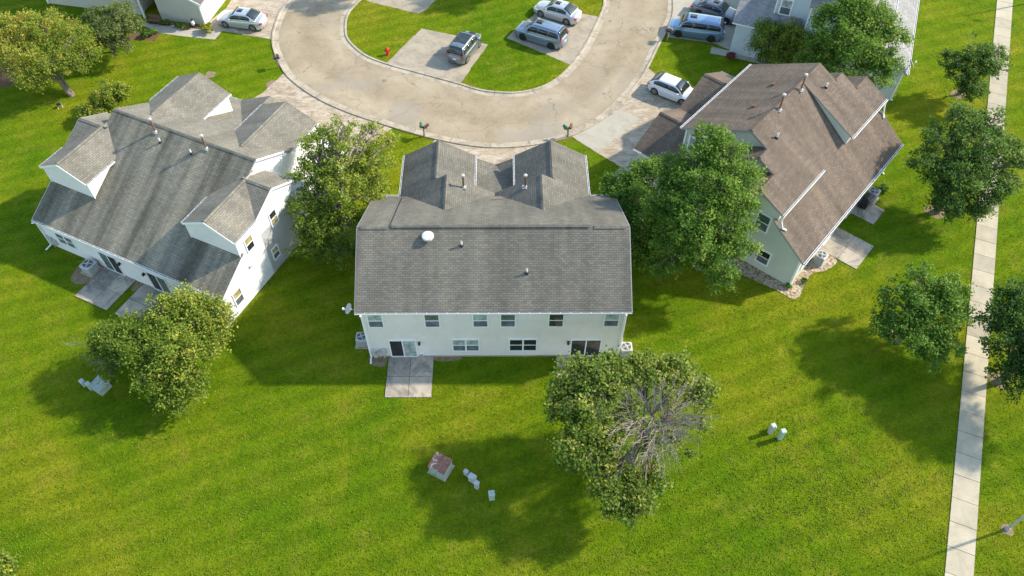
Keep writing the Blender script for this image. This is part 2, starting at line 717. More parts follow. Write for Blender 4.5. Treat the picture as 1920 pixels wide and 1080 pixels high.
kerb('outer_kerb', outc, 1)
kerb('island_kerb', innc, 1)
il = offset(innc, -.02)
isl = il + [G(850, -120), G(1000, -120)]
fill(isl, .03, M_grass2, 'island_lawn', kind='structure')


def pave(name, pts, m, z, px=True, ragged=.0):
    P = [G(*p) for p in pts] if px else pts
    if ragged:
        Q = []
        for i in range(len(P)):
            a, b = P[i], P[(i + 1) % len(P)]
            k = max(1, int(math.dist(a, b) / .35))
            for j in range(k):
                t = j / k
                r = ragged if j else 0
                Q.append((a[0] + (b[0] - a[0]) * t + random.uniform(-r, r), a[1] + (b[1] - a[1]) * t + random.uniform(-r, r)))
        P = Q
    return fill(P, z, m, name, kind='structure')


pave('driveway', [(791, 54), (850, 66), (915.5, 84), (893, 115), (862, 159), (795, 141), (722, 121)], M_drive2, .036, ragged=.05)
pave('driveway', [(950, 72), (975, 48), (1000, 30), (1010, 8), (1050, 10), (1090, 26), (1127, 33), (1093, 93), (1070, 122), (1020, 101)], M_drive2, .036, ragged=.05)
pave('driveway', [(676, -4), (700, 6), (785, 26), (800, 18), (822, -4), (830, -30), (700, -30)], M_drive2, .036, ragged=.05)
pave('driveway', [(533, 137), (559, 162), (599, 188), (650, 211), (702, 229), (736, 241), (700, 262), (640, 330), (560, 300), (440, 250), (440, 205), (490, 176)], M_drive, .012, ragged=.06)
pave('driveway', [(816.5, 261), (895, 275), (963, 276), (1040, 266), (1060, 282), (1045, 320), (810, 320), (800, 285)], M_drive, .012, ragged=.04)
pave('driveway', [(1071, 256), (1078, 252), (1129, 225), (1169, 190), (1200.5, 151), (1215, 128), (1238, 145), (1297, 168), (1350, 190), (1320, 250), (1260, 310), (1237, 310), (1180, 330), (1165, 313), (1121, 288)], M_drive, .012, ragged=.04)
pave('driveway_pad', [(1073, 257), (1129, 227), (1163, 205), (1200, 223), (1121, 287)], M_pad, .020)
pave('driveway', [(1263, -60), (1264, 10), (1251, 60), (1255, 70), (1338, 81), (1372, 95), (1420, 60), (1430, -60)], M_pad, .012, ragged=.03)
pave('driveway', [(425, 15), (380, 50), (416, 58), (510, 74), (512, 50), (530, 10), (565, -22), (450, -30)], M_drive, .012, ragged=.03)
pave('walkway', [(1334.5, 88), (1366, 95), (1400, 104), (1450, 112), (1450, 126), (1372, 108), (1331, 100)], M_pad, .020)
pave('walkway', [(250, 40), (303, 47), (340, 50), (386, 52), (417, 58), (403, 74.5), (340, 68), (298, 62)], M_pad, .020)
pave('walkway', [(1166, 312), (1197, 288), (1237, 308), (1262, 330), (1250, 350), (1205, 360), (1143, 333)], M_pad, .020)


def slabs(name, frame, u0, v0, nu, nv, su, sv, m, z=.05, gap=.03, skew=0.0, **k):
    """slabs of a patio or path laid in a local frame"""
    e = empty(name, *frame[:2], frame[2], **k) if False else None
    mb = MB()
    for i in range(nu):
        for j in range(nv):
            sh = skew * j
            mb.box((u0 + i * su + gap / 2 + sh, v0 + j * sv + gap / 2, -.02), (u0 + (i + 1) * su - gap / 2 + sh, v0 + (j + 1) * sv - gap / 2, z + random.uniform(0, .006)), m, random.random())
    mb.box((u0 + .04, v0 + .04, -.02), (u0 + nu * su - .04, v0 + nv * sv - .04, z - .028), M_soil, .5)
    o = mb.build(name)
    o.location = (frame[0], frame[1], 0)
    o.rotation_euler = (0, 0, R(frame[2]))
    return tag(o, **k)


# public sidewalk
ang = math.degrees(math.atan2(68.93 - 13.67, 46.78 - 23.17))
Lw = 120
slabs('sidewalk', (23.17 - 12 * math.cos(R(ang)), 13.67 - 12 * math.sin(R(ang)), ang - 90), 0, 0, 1, 78, 1.44, 1.53, M_walk, .045, .03, kind='structure')

FM = (-1.076, 27.318, .907)
FL = (-32.791, 36.436, -24.669)
FR = (15.556, 39.614, 49.66)
F4 = (26.53, 58.32, 68.5)
slabs('patio', FM, -6.76, -3.02, 2, 2, 1.44, 1.5, M_patio, kind='structure')
slabs('patio', FM, 3.95, -3.02, 2, 2, 1.44, 1.5, M_patio, kind='structure')
slabs('patio', FL, 4.85, -2.86, 2, 2, 1.40, 1.42, M_patio, kind='structure')
slabs('patio', FL, 8.32, -2.86, 2, 2, 1.40, 1.42, M_patio, kind='structure')
slabs('patio', FR, 1.85, -9.62, 2, 2, 1.42, 1.46, M_patio, kind='structure')
slabs('patio', FR, 6.65, -8.68, 2, 2, .98, 1.0, M_patio, kind='structure')


def toworld(fr, u, v):
    r = R(fr[2])
    return (fr[0] + u * math.cos(r) - v * math.sin(r), fr[1] + u * math.sin(r) + v * math.cos(r))


bed = [(-3.9, -2.0), (-3.5, -6.3), (-3.45, -7.45), (-2.9, -7.75), (-2.2, -7.6), (-.6, -7.45), (.1, -7.9), (1.0, -8.25), (1.8, -8.1), (1.85, -6.4), (-2.4, -6.4), (-2.4, -2.0)]
bedw = catmull([toworld(FR, *p) for p in bed], 5, True)
fill(bedw, .03, M_rocks, 'rock_bed', kind='structure')
for fr, pts in ((FM, [(-7.95, .2), (-7.9, -.55), (-7.0, -.75), (-6.9, .2)]), (FM, [(-3.8, .1), (-3.7, -.35), (-2.3, -.3), (-2.2, .1)]),
                (FL, [(3.2, .1), (3.3, -1.5), (3.9, -2.0), (4.8, -1.6), (4.8, .1)]), (FL, [(7.75, .1), (7.85, -.7), (8.2, -.8), (8.25, .1)]),
                (FM, [(7.95, 3.6), (8.3, 3.6), (8.35, .2), (7.95, .2)])):
    fill(catmull([toworld(fr, *p) for p in pts], 4, True), .012, M_soil if fr is FL or pts[0][0] < 0 else M_rocks, 'bare_patch', kind='structure')
for (px, py, r_, m) in ((1797, 176, .7, M_soil), (1755, 396, .8, M_soil), (1680, 630, .45, M_soil), (1872, 712, .7, M_soil), (1888, 993, .35, M_soil),
                        (0, 138, 2.2, M_mulch), (395, 140, .5, M_soil), (512, 158, .6, M_soil)):
    x, y = G(px, py)
    P = [(x + r_ * random.uniform(.75, 1.15) * math.cos(a), y + r_ * random.uniform(.7, 1.1) * math.sin(a)) for a in np.linspace(0, 2 * math.pi, 11)[:-1]]
    fill(catmull(P, 4, True), .010, m, 'bare_patch' if m is M_soil else 'mulch_bed', kind='structure')
pave('mulch_bed', [(80, 42), (160, 46), (162, 54), (82, 49)], M_mulch, .012)
pave('mulch_bed', [(225, 74), (292, 76), (300, 62), (262, 58)], M_mulch, .012)
pave('mulch_bed', [(305, 42), (385, 44), (390, 58), (340, 50), (303, 48)], M_mulch, .026)


# ------------------------------------------------------------------ houses
def window(H, o, t, n, a0, a1, z0, z1, kind='hung', top=None, bot=None, name='window', fw=.07):
    """window on a wall: o = wall origin (x,y), t = direction along the wall, n = outward normal, a0..a1 along, z0..z1 up"""
    t, n = Vector((*t, 0)), Vector((*n, 0))
    O = Vector((*o, 0))
    P = lambda a, z, d: O + t * a + n * d + Vector((0, 0, z))
    f = MB()

    def bar(a0_, a1_, z0_, z1_, d0=-.02, d1=.055, m=M_trim, mbx=None):
        c = P((a0_ + a1_) / 2, (z0_ + z1_) / 2, (d0 + d1) / 2)
        (mbx or f).obox(c, t * (a1_ - a0_) / 2, n * (d1 - d0) / 2, Vector((0, 0, (z1_ - z0_) / 2)), m)
    bar(a0 - fw, a0, z0 - fw, z1 + fw)
    bar(a1, a1 + fw, z0 - fw, z1 + fw)
    bar(a0, a1, z1, z1 + fw, d1=.053)
    bar(a0, a1, z0 - fw, z0, d1=.065)
    mid = (z0 + z1) / 2
    am = (a0 + a1) / 2
    cells = []
    if kind == 'hung':
        bar(a0, a1, mid - .025, mid + .025, d1=.045)
        cells = [(a0, a1, mid + .025, z1, top, .018), (a0, a1, z0, mid - .025, bot, .024)]
    elif kind == 'twin':
        bar(am - .05, am + .05, z0, z1, d1=.050)
        for b0, b1 in ((a0, am - .05), (am + .05, a1)):
            bar(b0, b1, mid - .025, mid + .025, d1=.045)
            cells += [(b0, b1, mid + .025, z1, top, .018), (b0, b1, z0, mid - .025, bot, .024)]
    elif kind == 'slider':
        bar(am - .035, am + .035, z0, z1, d1=.048)
        cells = [(a0, am - .035, z0, z1, top, .018), (am + .035, a1, z0, z1, bot, .026)]
    fo = f.build(name, H)
    for c in cells:
        p = MB()
        bar(c[0], c[1], c[2], c[3], -.01, c[5], c[4], p)
        p.build('pane', fo)
    return fo


def gutter(H, a, b, m=None, side=None, w_=.11, name='gutter'):
    """solid gutter box along an eave, from a to b, with a painted dark inside"""
    g = MB()
    a, b = Vector(a), Vector(b)
    g.beam(a, b, w_, .10, M_trim)
    up = Vector((0, 0, .053))
    g.beam(a + up, b + up, w_ * .50, .006, M_dark)  # shade inside the trough, painted as a dark strip on the box
    # hangers
    L_ = (b - a).length
    k = max(1, int(L_ / .6))
    sd_ = (b - a).cross(Vector((0, 0, 1))).normalized() * w_ / 2
    for i in range(1, k):
        c = a + (b - a) * i / k + Vector((0, 0, .058))
        g.beam(c - sd_, c + sd_, .025, .006, M_trim)
    return g.build(name, H)


def spout(H, x, y, z0, z1, nx=0, ny=-1, kick=.5):
    g = MB()
    g.beam((x, y, z0), (x, y, z1), .085, .06, M_trim, up=(nx or .001, ny, 0))
    g.beam((x, y, z0 + .05), (x + nx * kick, y + ny * kick, z0 - .05 + .05), .085, .06, M_trim)
    g.beam((x, y, z1), (x + nx * .25, y + ny * .25, z1 + .18), .085, .06, M_trim)
    return g.build('downspout', H)


def rake(H, pts, th=.14, w_=.04, name='rake_board', m=None):
    g = MB()
    m = m or M_trim
    for a, b in zip(pts, pts[1:]):
        g.beam(Vector(a) - Vector((0, 0, .09)), Vector(b) - Vector((0, 0, .09)), w_, th, m)
    return g.build(name, H)


def cap(mbx, a, b, m):
    """ridge shingles: two strips bent over the ridge"""
    a, b = Vector(a), Vector(b)
    d = (b - a).normalized()
    s_ = d.cross(Vector((0, 0, 1))).normalized()
    L_ = (b - a).length
    for sg in (1, -1):
        q = [a + Vector((0, 0, .045)), b + Vector((0, 0, .045)), b + s_ * sg * .15 + Vector((0, 0, -.035)), a + s_ * sg * .15 + Vector((0, 0, -.035))]
        mbx.slab(q, m, .03, M_capedge)


M_capedge = plain('shingle_edge', (.05, .047, .045), .9)


def flue(H, x, y, z, h=1.0, name='flue'):
    g = MB()
    g.tube([(x, y, z - .3), (x, y, z + h)], .065, M_rusty, 10)
    o = g.build(name, H, smooth=False)
    g = MB()
    g.tube([(x, y, z + h - .02), (x, y, z + h + .05), (x, y, z + h + .14), (x, y, z + h + .17)], [.08, .125, .125, .05], M_ac, 12)
    g.build('cap', o)
    g = MB()
    g.tube([(x, y, z - .12), (x, y, z + .06), (x, y, z + .12)], [.15, .12, .08], M_ac, 10)
    g.obox((x, y, z - .02), (.20, 0, 0), (0, .18, 0), (0, 0, .02), M_drip)
    g.build('flashing', o)


def vent(H, x, y, z, h=.38, r_=.055, slope=-.5, axis=1):
    g = MB()
    g.tube([(x, y, z - .2), (x, y, z + h)], r_, M_white_pl, 10)
    g.tube([(x, y, z + h - .01), (x, y, z + h + .004)], r_ * .7, M_dark, 8)
    o = g.build('vent_pipe', H)
    g = MB()
    g.tube([(x, y, z - .15), (x, y, z + .10), (x, y, z + .13)], [.13, .10, r_], M_dark, 10)
    g.build('boot', o)


def lamp_fix(H, x, y, z, nx, ny):
    g = MB()
    g.obox((x + nx * .05, y + ny * .05, z), (.06, 0, 0), (0, .05, 0), (0, 0, .09), M_fix)
    g.tube([(x + nx * .14, y + ny * .14, z + .12), (x + nx * .14, y + ny * .14, z + .02), (x + nx * .14, y + ny * .14, z - .10)], [.03, .09, .07], M_fix, 8)
    g.build('wall_lamp', H)


# ---- middle house --------------------------------------------------------------
H1 = empty('duplex_house', *FM, label='two storey greige duplex with grey roof, in the middle of the photo', cat='house')
ev, sl, zr, yr = 4.83, .56, 7.367, 4.453
zN = lambda v: zr - sl * (v - yr)
yn = 10.35
zn = zN(yn)
Wd = 8.2
rf = MB()
RG = M_roof_grey
rf.slab([(-Wd, -.06, ev + .01), (Wd, -.06, ev + .01), (Wd, yr, zr), (-Wd, yr, zr)], RG)
rf.slab([(-Wd, yr, zr), (Wd, yr, zr), (Wd, yn, zn), (-Wd, yn, zn)], RG)
# the slightly raised middle bay of the street side slope
rf.slab([(-6.2, yr + .05, zr + .09), (5.9, yr + .05, zr + .09), (5.9, yn - .3, zN(yn - .3) + .11), (-6.2, yn - .3, zN(yn - .3) + .11)], RG, .09)
cap(rf, (-8.0, yr, zr), (-6.35, yr, zr), RG)
cap(rf, (-6.1, yr + .06, zr + .10), (5.85, yr + .06, zr + .10), RG)
cap(rf, (6.05, yr, zr), (7.9, yr, zr), RG)
wn_ = 14.41
wg, wi, r2 = 6.43, 1.40, 3.15
z2 = zn + sl * (wg - r2)
wc = (wg + wi) / 2
zc = zn + sl * (wg - wc)
for s in (-1, 1):
    # rear cross gable (ridge nearer the middle) and street wing
    vS = yr + (zr - z2) / sl
    rf.slab([(s * wg, yn - .1, zn + .003), (s * wg, 10.55, zn + .003), (s * r2, 10.55, z2 + .003), (s * r2, vS - .1, z2 + .003), ], RG)
    rf.slab([(s * r2, vS - .1, z2), (s * r2, 10.55, z2), (0, 10.55, z2 - sl * r2), (0, 10.0, z2 - sl * r2)], RG)
    rf.slab([(s * wg, 10.4, zn), (s * wg, wn_, zn), (s * wc, wn_, zc), (s * wc, 10.4, zc)], RG)
    rf.slab([(s * wc, 10.4, zc), (s * wc, wn_, zc), (s * wi, wn_, zn), (s * wi, 10.45, zn)], RG)
    cap(rf, (s * wc, 10.6, zc), (s * wc, wn_ - .05, zc), RG)
    cap(rf, (s * r2, vS + .15, z2), (s * r2, 10.5, z2), RG)
    # garage slope falling to the middle valley
    rf.slab([(s * .0, 14.8, 2.80), (s * 2.5, 14.8, 3.97), (s * 2.5, 10.6, 3.97), (s * .0, 10.6, 2.80)], RG)
rf.slab([(-1.9, 14.8, 2.80), (1.9, 14.8, 2.80), (1.9, 10.5, 3.70), (-1.9, 10.5, 3.70)], RG)
rf1 = rf.build('roof', H1)
wl = MB()
SM = M_side_main
wl.prism([(-7.93, 0, 0), (-7.93, 0, ev - .02), (-7.93, yr, zr - .13), (-7.93, 10.0, zN(10.0) - .13), (-7.93, 10.0, 0)], (15.86, 0, 0), SM)
for s in (-1, 1):
    a, b = s * 6.25, s * 1.62
    wl.prism([(a, 9.9, 0), (a, 9.9, zn - .02), ((a + b) / 2, 9.9, zc - .16), (b, 9.9, zn - .02), (b, 9.9, 0)], (0, 4.3, 0), SM)
    wl.prism([(s * 6.2, 9.8, 0), (s * 6.2, 9.8, zn - .03), (s * r2, 9.8, z2 - .14), (s * .02, 9.8, z2 - sl * r2 - .12), (s * .02, 9.8, 0)], (0, .62, 0), SM)
    wl.box((s * .5, 11.0, 0), (s * 6.1, 14.6, 2.6), SM)
    vz = 2.9
wl.build('wall', H1)
fo = MB()
fo.box((-7.96, -.03, 0), (7.96, .02, .12), M_curb)
fo.build('foundation', H1)
# floodplain of little parts: garage doors, gutters, spouts
for s in (-1, 1):
    g = MB()
    g.box((s * 1.9, 14.84, .05), (s * 5.8, 14.90, 2.2), M_trim)
    for k in range(1, 4):
        g.box((s * 1.9, 14.895, .05 + k * .54), (s * 5.8, 14.91, .07 + k * .54), M_ac)
    g.build('garage_door', H1)
gutter(H1, (-Wd - .02, -.10, ev - .06), (Wd + .02, -.10, ev - .06), w_=.09)
for s in (-1, 1):
    gutter(H1, (s * (wg + .06), 10.45, zn - .06), (s * (wg + .06), wn_, zn - .06))
    gutter(H1, (s * (wi - .06), 11.2, zn - .06), (s * (wi - .06), wn_, zn - .06))
    gutter(H1, (s * (wg + .1), yn + .06, zn - .06), (s * Wd, yn + .06, zn - .06))
    spout(H1, s * 7.86, -.07, .05, ev - .2)
    window(H1, (s * wc, 14.2), (1, 0), (0, 1), -.8, .8, 2.9, 3.9, 'twin', M_glass_dark, M_glass_screen)
    c = MB()
    c.box((s * 7.87 - .07, -.035, .12), (s * 7.87 + .10, .10, ev - .1), M_trim)
    c.build('corner_trim', H1)
rake(H1, [(-Wd - .02, -.05, ev + .01), (-Wd - .02, yr, zr), (-Wd - .02, yn, zn)], m=M_drip)
rake(H1, [(Wd + .02, -.05, ev + .01), (Wd + .02, yr, zr), (Wd + .02, yn, zn)], m=M_drip)
tops = [(-7.52, M_glass_blind), (-4.12, M_glass_green), (-1.22, M_glass_blind), (.44, M_glass_green), (3.34, M_glass_dark), (6.68, M_glass_tan)]
for i, (a, m) in enumerate(tops):
    window(H1, (0, 0), (1, 0), (0, -1), a, a + .82, 3.34, 4.56, 'hung', m if i != 5 else M_glass_blind, M_glass_screen if i != 4 else M_glass_dark)
window(H1, (0, 0), (1, 0), (0, -1), -2.58, -1.00, .72, 1.90, 'twin', M_glass_blind, M_glass_screen)
window(H1, (0, 0), (1, 0), (0, -1), .98, 2.62, .72, 1.90, 'twin', M_glass_dark, M_glass_dark)
window(H1, (0, 0), (1, 0), (0, -1), -6.52, -4.95, .10, 1.82, 'slider', M_glass_dark, M_glass_blind, 'sliding_door')
window(H1, (0, 0), (1, 0), (0, -1), 4.85, 6.65, .10, 1.82, 'slider', M_glass_dark, M_glass_dark, 'sliding_door')
lamp_fix(H1, -4.68, 0, 1.62, 0, -1)
lamp_fix(H1, 4.62, 0, 1.62, 0, -1)
g = MB()
g.box((-4.75, -.09, .28), (-4.5, .0, .40), M_trim)
g.box((-4.71, -.10, .30), (-4.54, -.085, .38), M_dark)
g.build('outlet_cover', H1)
# gas meter and cabinet at the left corner
g = MB()
g.box((-7.62, -.32, .35), (-7.40, -.08, .62), M_ac)
g.tube([(-7.51, -.2, .62), (-7.51, -.2, .95), (-7.3, -.2, .95), (-7.3, -.12, .02)], .03, M_galv, 8)
g.tube([(-7.66, -.2, .5), (-7.72, -.2, .5), (-7.72, -.2, .9), (-7.6, -.03, .95)], .03, M_galv, 8)
g.tube([(-7.30, -.24, .74), (-7.30, -.13, .74)], .10, M_galv, 12)
g.build('gas_meter', H1)
g = MB()
g.box((-7.12, -.18, .45), (-6.85, -.02, 1.0), M_ac)
g.box((-7.05, -.12, .02), (-6.98, -.03, .46), M_ac)
g.build('meter_box', H1)
flue(H1, -2.05, 9.9, 5.35, .95)
flue(H1, 2.05, 9.9, 5.35, .95)
vent(H1, -1.91, 3.45, 6.80)
vent(H1, 1.99, 1.98, 6.0)
g = MB()
xx, yy, zz = -3.93, 3.85, 7.0
g.tube([(xx, yy, zz - .2), (xx, yy, zz + .12)], .17, M_galv, 16)
ob = g.build('turbine_vent', H1)
g = MB()
g.tube([(xx, yy, zz + .10), (xx, yy, zz + .16), (xx, yy, zz + .30), (xx, yy, zz + .38), (xx, yy, zz + .41)], [.30, .36, .34, .18, .03], M_white_pl, 20)
for k in range(16):
    a = k * math.pi / 8
    g.beam((xx + .37 * math.cos(a), yy + .37 * math.sin(a), zz + .14), (xx + .35 * math.cos(a + .2), yy + .35 * math.sin(a + .2), zz + .31), .03, .02, M_galv)
g.build('cowl', ob)


def dish(H, x, y, z, az, mount, sc=1.0):
    g = MB()
    g.tube([mount, (x - .0, y, z - .05)], .03, M_galv, 8)
    o = g.build('satellite_dish', H)
    g = MB()
    d = Vector((math.cos(R(az)) * .8, math.sin(R(az)) * .8, .6)).normalized()
    e1 = d.cross(Vector((0, 0, 1))).normalized()
    e2 = d.cross(e1)
    n_, rr = 20, 5
    V = [Vector((x, y, z))]
    for i in range(1, rr + 1):
        for j in range(n_):
            a = 2 * math.pi * j / n_
            q = i / rr
            V.append(Vector((x, y, z)) + sc * (.30 * q * math.cos(a) * e1 + .36 * q * math.sin(a) * e2 + d * .10 * q * q))
    Fs = [(0, 1 + j, 1 + (j + 1) % n_) for j in range(n_)]
    for i in range(rr - 1):
        for j in range(n_):
            a, b = 1 + i * n_ + j, 1 + i * n_ + (j + 1) % n_
            Fs.append((a, a + n_, b + n_, b))
    g.shell(V, Fs, M_ac)
    g.build('reflector', o, smooth=True)
    g = MB()
    tip = Vector((x, y, z)) + d * .45 - Vector((0, 0, .1))
    g.tube([Vector((x, y, z - .3)), tip], .015, M_galv, 6)
    g.obox(tip, (.05, 0, 0), (0, .05, 0), (0, 0, .06), M_white_pl)
    g.build('receiver', o)


dish(H1, -8.5, .15, 4.95, 200, (-8.1, .35, 4.6))

# ---- left house -----------------------------------------------------------------
H2 = empty('duplex_house', *FL, label='white sided duplex with grey streaked roof and two gabled dormers, left of the photo', cat='house')
W2 = 15.835
h1, ms, vr2 = 2.644, .537, 7.969
z0s = lambda v: h1 + ms * (v + .143)
zr2 = z0s(vr2)
mn = .527
z0n = lambda v: zr2 - mn * (v - vr2)
hb, mbb, wd, vb, vd = 5.5, .49, 3.795, 6.553, 2.482
o_ = .143
zd = hb + mbb * (wd / 2 + o_)
b_ = 1.934
RS = M_roof_grey2
RT = M_roof_grey3
rf = MB()
rf.slab([(-o_, -.1, z0s(-.1)), (W2 + o_, -.1, z0s(-.1)), (W2 + o_, vd + .2, z0s(vd + .2)), (-o_, vd + .2, z0s(vd + .2))], RS)
rf.slab([(b_, vd + .2, z0s(vd + .2)), (W2 - b_, vd + .2, z0s(vd + .2)), (W2 - b_, vr2, zr2), (b_, vr2, zr2)], RS)
rf.slab([(b_, vr2, zr2), (W2 - b_, vr2, zr2), (W2 - b_, 10.56, z0n(10.56)), (b_, 10.56, z0n(10.56))], RT)
rf.slab([(4.2, 10.5, z0n(10.5) - .002), (W2 - 4.2, 10.5, z0n(10.5) - .002), (W2 - 4.2, 16.4, z0n(16.4) + .12), (2.6, 16.4, z0n(16.4) + .12)], RT)
cap(rf, (b_ + .05, vr2, zr2), (W2 - b_ - .05, vr2, zr2), RT)
for sgn in (0, 1):
    U = (lambda u: W2 - u) if sgn else (lambda u: u)
    hw = wd / 2 + o_
    vn_, vs_ = vb + hw, vb - hw
    uc = wd / 2
    # end bay: ridge parallel to the main ridge
    rf.slab([(U(-o_), vb, zd), (U(b_ + .25), vb, zd), (U(b_ + .25), vn_, hb), (U(-o_), vn_, hb)], RT, .10, M_capedge)
    rf.slab([(U(-o_), vb, zd), (U(uc + .1), vb, zd), (U(wd / 4), vs_, hb), (U(-o_), vs_, hb)], RT)
    # dormer gable, ridge at right angles
    rf.slab([(U(-o_), vd - .143, hb), (U(uc), vd - .143, zd + .004), (U(uc), vb, zd + .004), (U(-o_), vs_, hb)], RT)
    rf.slab([(U(uc), vd - .143, zd + .004), (U(wd + o_), vd - .143, hb), (U(wd + o_), 5.6, hb), (U(uc), 7.5, zd + .004)], RT)
    cap(rf, (U(uc), vd - .10, zd), (U(uc), vb - .1, zd), RT)
    cap(rf, (U(-o_ + .05), vb, zd), (U(uc - .3), vb, zd), RT)
    # street wings
    w1, w2, vw, mw, hw_ = 1.698, 6.465, 14.231, .46, 5.41
    c_ = (w1 + w2) / 2
    zc2 = hw_ + mw * (w2 - w1) / 2
    vs2 = vr2 + (zr2 - hw_) / mn
    vs3 = vr2 + (zr2 - zc2) / mn
    rf.slab([(U(w1), vs2 - .2, hw_), (U(w1), vw, hw_), (U(c_), vw, zc2), (U(c_), vs3 - .2, zc2)], RT)
    rf.slab([(U(c_), vs3 - .2, zc2), (U(c_), vw, zc2), (U(w2), vw, hw_), (U(w2), vs2 - .2, hw_)], RT)
    cap(rf, (U(c_), vs3 + .1, zc2), (U(c_), vw - .05, zc2), RT)
# single storey garage gables towards the street
rf.slab([(8.54, 10.8, 4.62), (8.54, 16.05, 4.62), (5.05, 16.45, 2.78), (5.05, 10.8, 2.78)], RT)
rf.slab([(8.54, 10.8, 4.62), (8.54, 16.05, 4.62), (12.0, 16.05, 2.9), (12.0, 10.8, 2.9)], RT)
rf.build('roof', H2)
wl = MB()
SW = M_side_white
wl.prism([(.0, 0, 0), (0, 0, h1 - .08), (0, vd + .05, z0s(vd) - .14), (0, 10.0, z0s(vd) - .14), (0, 10.0, 0)], (W2, 0, 0), SW)
wl.prism([(b_ + .12, vd, 2), (b_ + .12, vd, z0s(vd) - .14), (b_ + .12, vr2, zr2 - .13), (b_ + .12, 10.3, z0n(10.3) - .13), (b_ + .12, 10.3, 0)], (W2 - 2 * b_ - .24, 0, 0), SW)
for sgn in (0, 1):
    U = (lambda u: W2 - u) if sgn else (lambda u: u)
    sg = -1 if sgn else 1
    # dormer box: pentagon front swept back
    wl.prism([(U(.003), vd, 3.2), (U(.003), vd, hb - .07), (U(wd / 2), vd, zd - .14), (U(wd), vd, hb - .07), (U(wd), vd, 3.2)], (0, 3.6, 0), SW)
    # end bay gable box
    wl.prism([(U(.0), vb - 1.95, 0), (U(.0), vb - 1.95, hb - .12), (U(.0), vb, zd - .13), (U(.0), vb + 1.95, hb - .12), (U(.0), vb + 1.95, 0)], (sg * 1.75, 0, 0), SW)
    wl.prism([(U(w1 + .15), 8.6, 0), (U(w1 + .15), 8.6, hw_ - .03), (U(c_), 8.6, zc2 - .13), (U(w2 - .15), 8.6, hw_ - .03), (U(w2 - .15), 8.6, 0)], (0, vw - 8.75, 0), SW)
wl.box((.6, 13.8, 0), (15.0, 15.9, 2.6), SW)
wl.build('wall', H2)
gutter(H2, (-o_, -.16, z0s(-.1) - .07), (W2 + o_, -.16, z0s(-.1) - .07), w_=.10)
gutter(H2, (3.6, 16.46, z0n(16.4) + .05), (5.1, 16.46, z0n(16.4) + .05))
for sgn in (0, 1):
    U = (lambda u: W2 - u) if sgn else (lambda u: u)
    for a, b in (((wd + o_ + .05, vd - .14, hb - .06), (wd + o_ + .05, 4.9, hb - .06)), ((-o_ - .05, vd - .14, hb - .06), (-o_ - .05, vb - 2.1, hb - .06)),
                 ((w1 - .05, vs2 + .1, hw_ - .06), (w1 - .05, vw, hw_ - .06)), ((w2 + .05, vs2 + .1, hw_ - .06), (w2 + .05, vw, hw_ - .06))):
        gutter(H2, (U(a[0]), a[1], a[2]), (U(b[0]), b[1], b[2]))
    rake(H2, [(U(-o_), vd - .16, hb), (U(wd / 2), vd - .16, zd), (U(wd + o_), vd - .16, hb)])
    rake(H2, [(U(-o_ - .01), vb - 2.0, hb), (U(-o_ - .01), vb, zd), (U(-o_ - .01), vb + 2.04, hb)])
    rake(H2, [(U(b_ - .01), vr2, zr2), (U(b_ - .01), 10.56, z0n(10.56))])
    rake(H2, [(U(-o_ - .01), -.09, z0s(-.09)), (U(-o_ - .01), vd, z0s(vd))])
    spout(H2, U(.02), -.10, .05, h1 - .25)
    for a, b in (((-.03, vd - .02, z0s(vd)), (-.03, vd - .02, hb - .1)), ((wd + .03, vd - .02, z0s(vd)), (wd + .03, vd - .02, hb - .1)), ((.02, -.02, .1), (.02, -.02, h1 - .15))):
        g = MB()
        g.beam((U(a[0]), a[1], a[2]), (U(b[0]), b[1], b[2]), .10, .05, M_trim, up=(0, 1, 0))
        g.build('corner_trim', H2)
E_ = ((W2, 0), (0, 1), (1, 0))
window(H2, *E_, 5.78, 6.38, 3.62, 4.72, 'hung', M_glass_dark, M_glass_tan)
window(H2, *E_, 3.20, 3.82, 3.70, 4.80, 'hung', M_glass_tan, M_glass_dark)
window(H2, *E_, 5.02, 5.58, 1.02, 1.98, 'hung', M_glass_tan, M_glass_screen)
window(H2, *E_, .78, 1.46, .78, 1.98, 'hung', M_glass_tan, M_glass_screen)
S_ = ((0, 0), (1, 0), (0, -1))
window(H2, *S_, 1.35, 2.85, .95, 1.95, 'twin', M_glass_screen, M_glass_screen)
window(H2, *S_, 5.2, 6.66, .10, 1.86, 'slider', M_glass_green, M_glass_dark, 'sliding_door')
window(H2, *S_, 9.36, 10.9, .10, 1.86, 'slider', M_glass_dark, M_glass_green, 'sliding_door')
window(H2, *S_, 13.2, 14.6, .95, 1.95, 'twin', M_glass_screen, M_glass_screen)
lamp_fix(H2, 6.95, 0, 1.5, 0, -1)
lamp_fix(H2, 9.05, 0, 1.5, 0, -1)
g = MB()
g.obox((W2 + .05, 2.89, 2.6), (.05, 0, 0), (0, .08, 0), (0, 0, .08), M_ac)
g.build('dryer_vent', H2)
g = MB()
g.box((.15, -.14, .3), (.55, -.01, 1.1), M_ac)
g.box((.62, -.12, .4), (.85, -.01, .95), M_ac)
g.tube([(.35, -.08, .3), (.35, -.08, .0)], .03, M_galv, 6)
g.build('meter_box', H2)
flue(H2, 5.88, 7.5, z0s(7.5), 1.0)
flue(H2, 10.11, 7.6, z0s(7.6), 1.0)
vent(H2, 6.61, 7.0, z0s(7.0))
vent(H2, 9.22, 7.0, z0s(7.0))


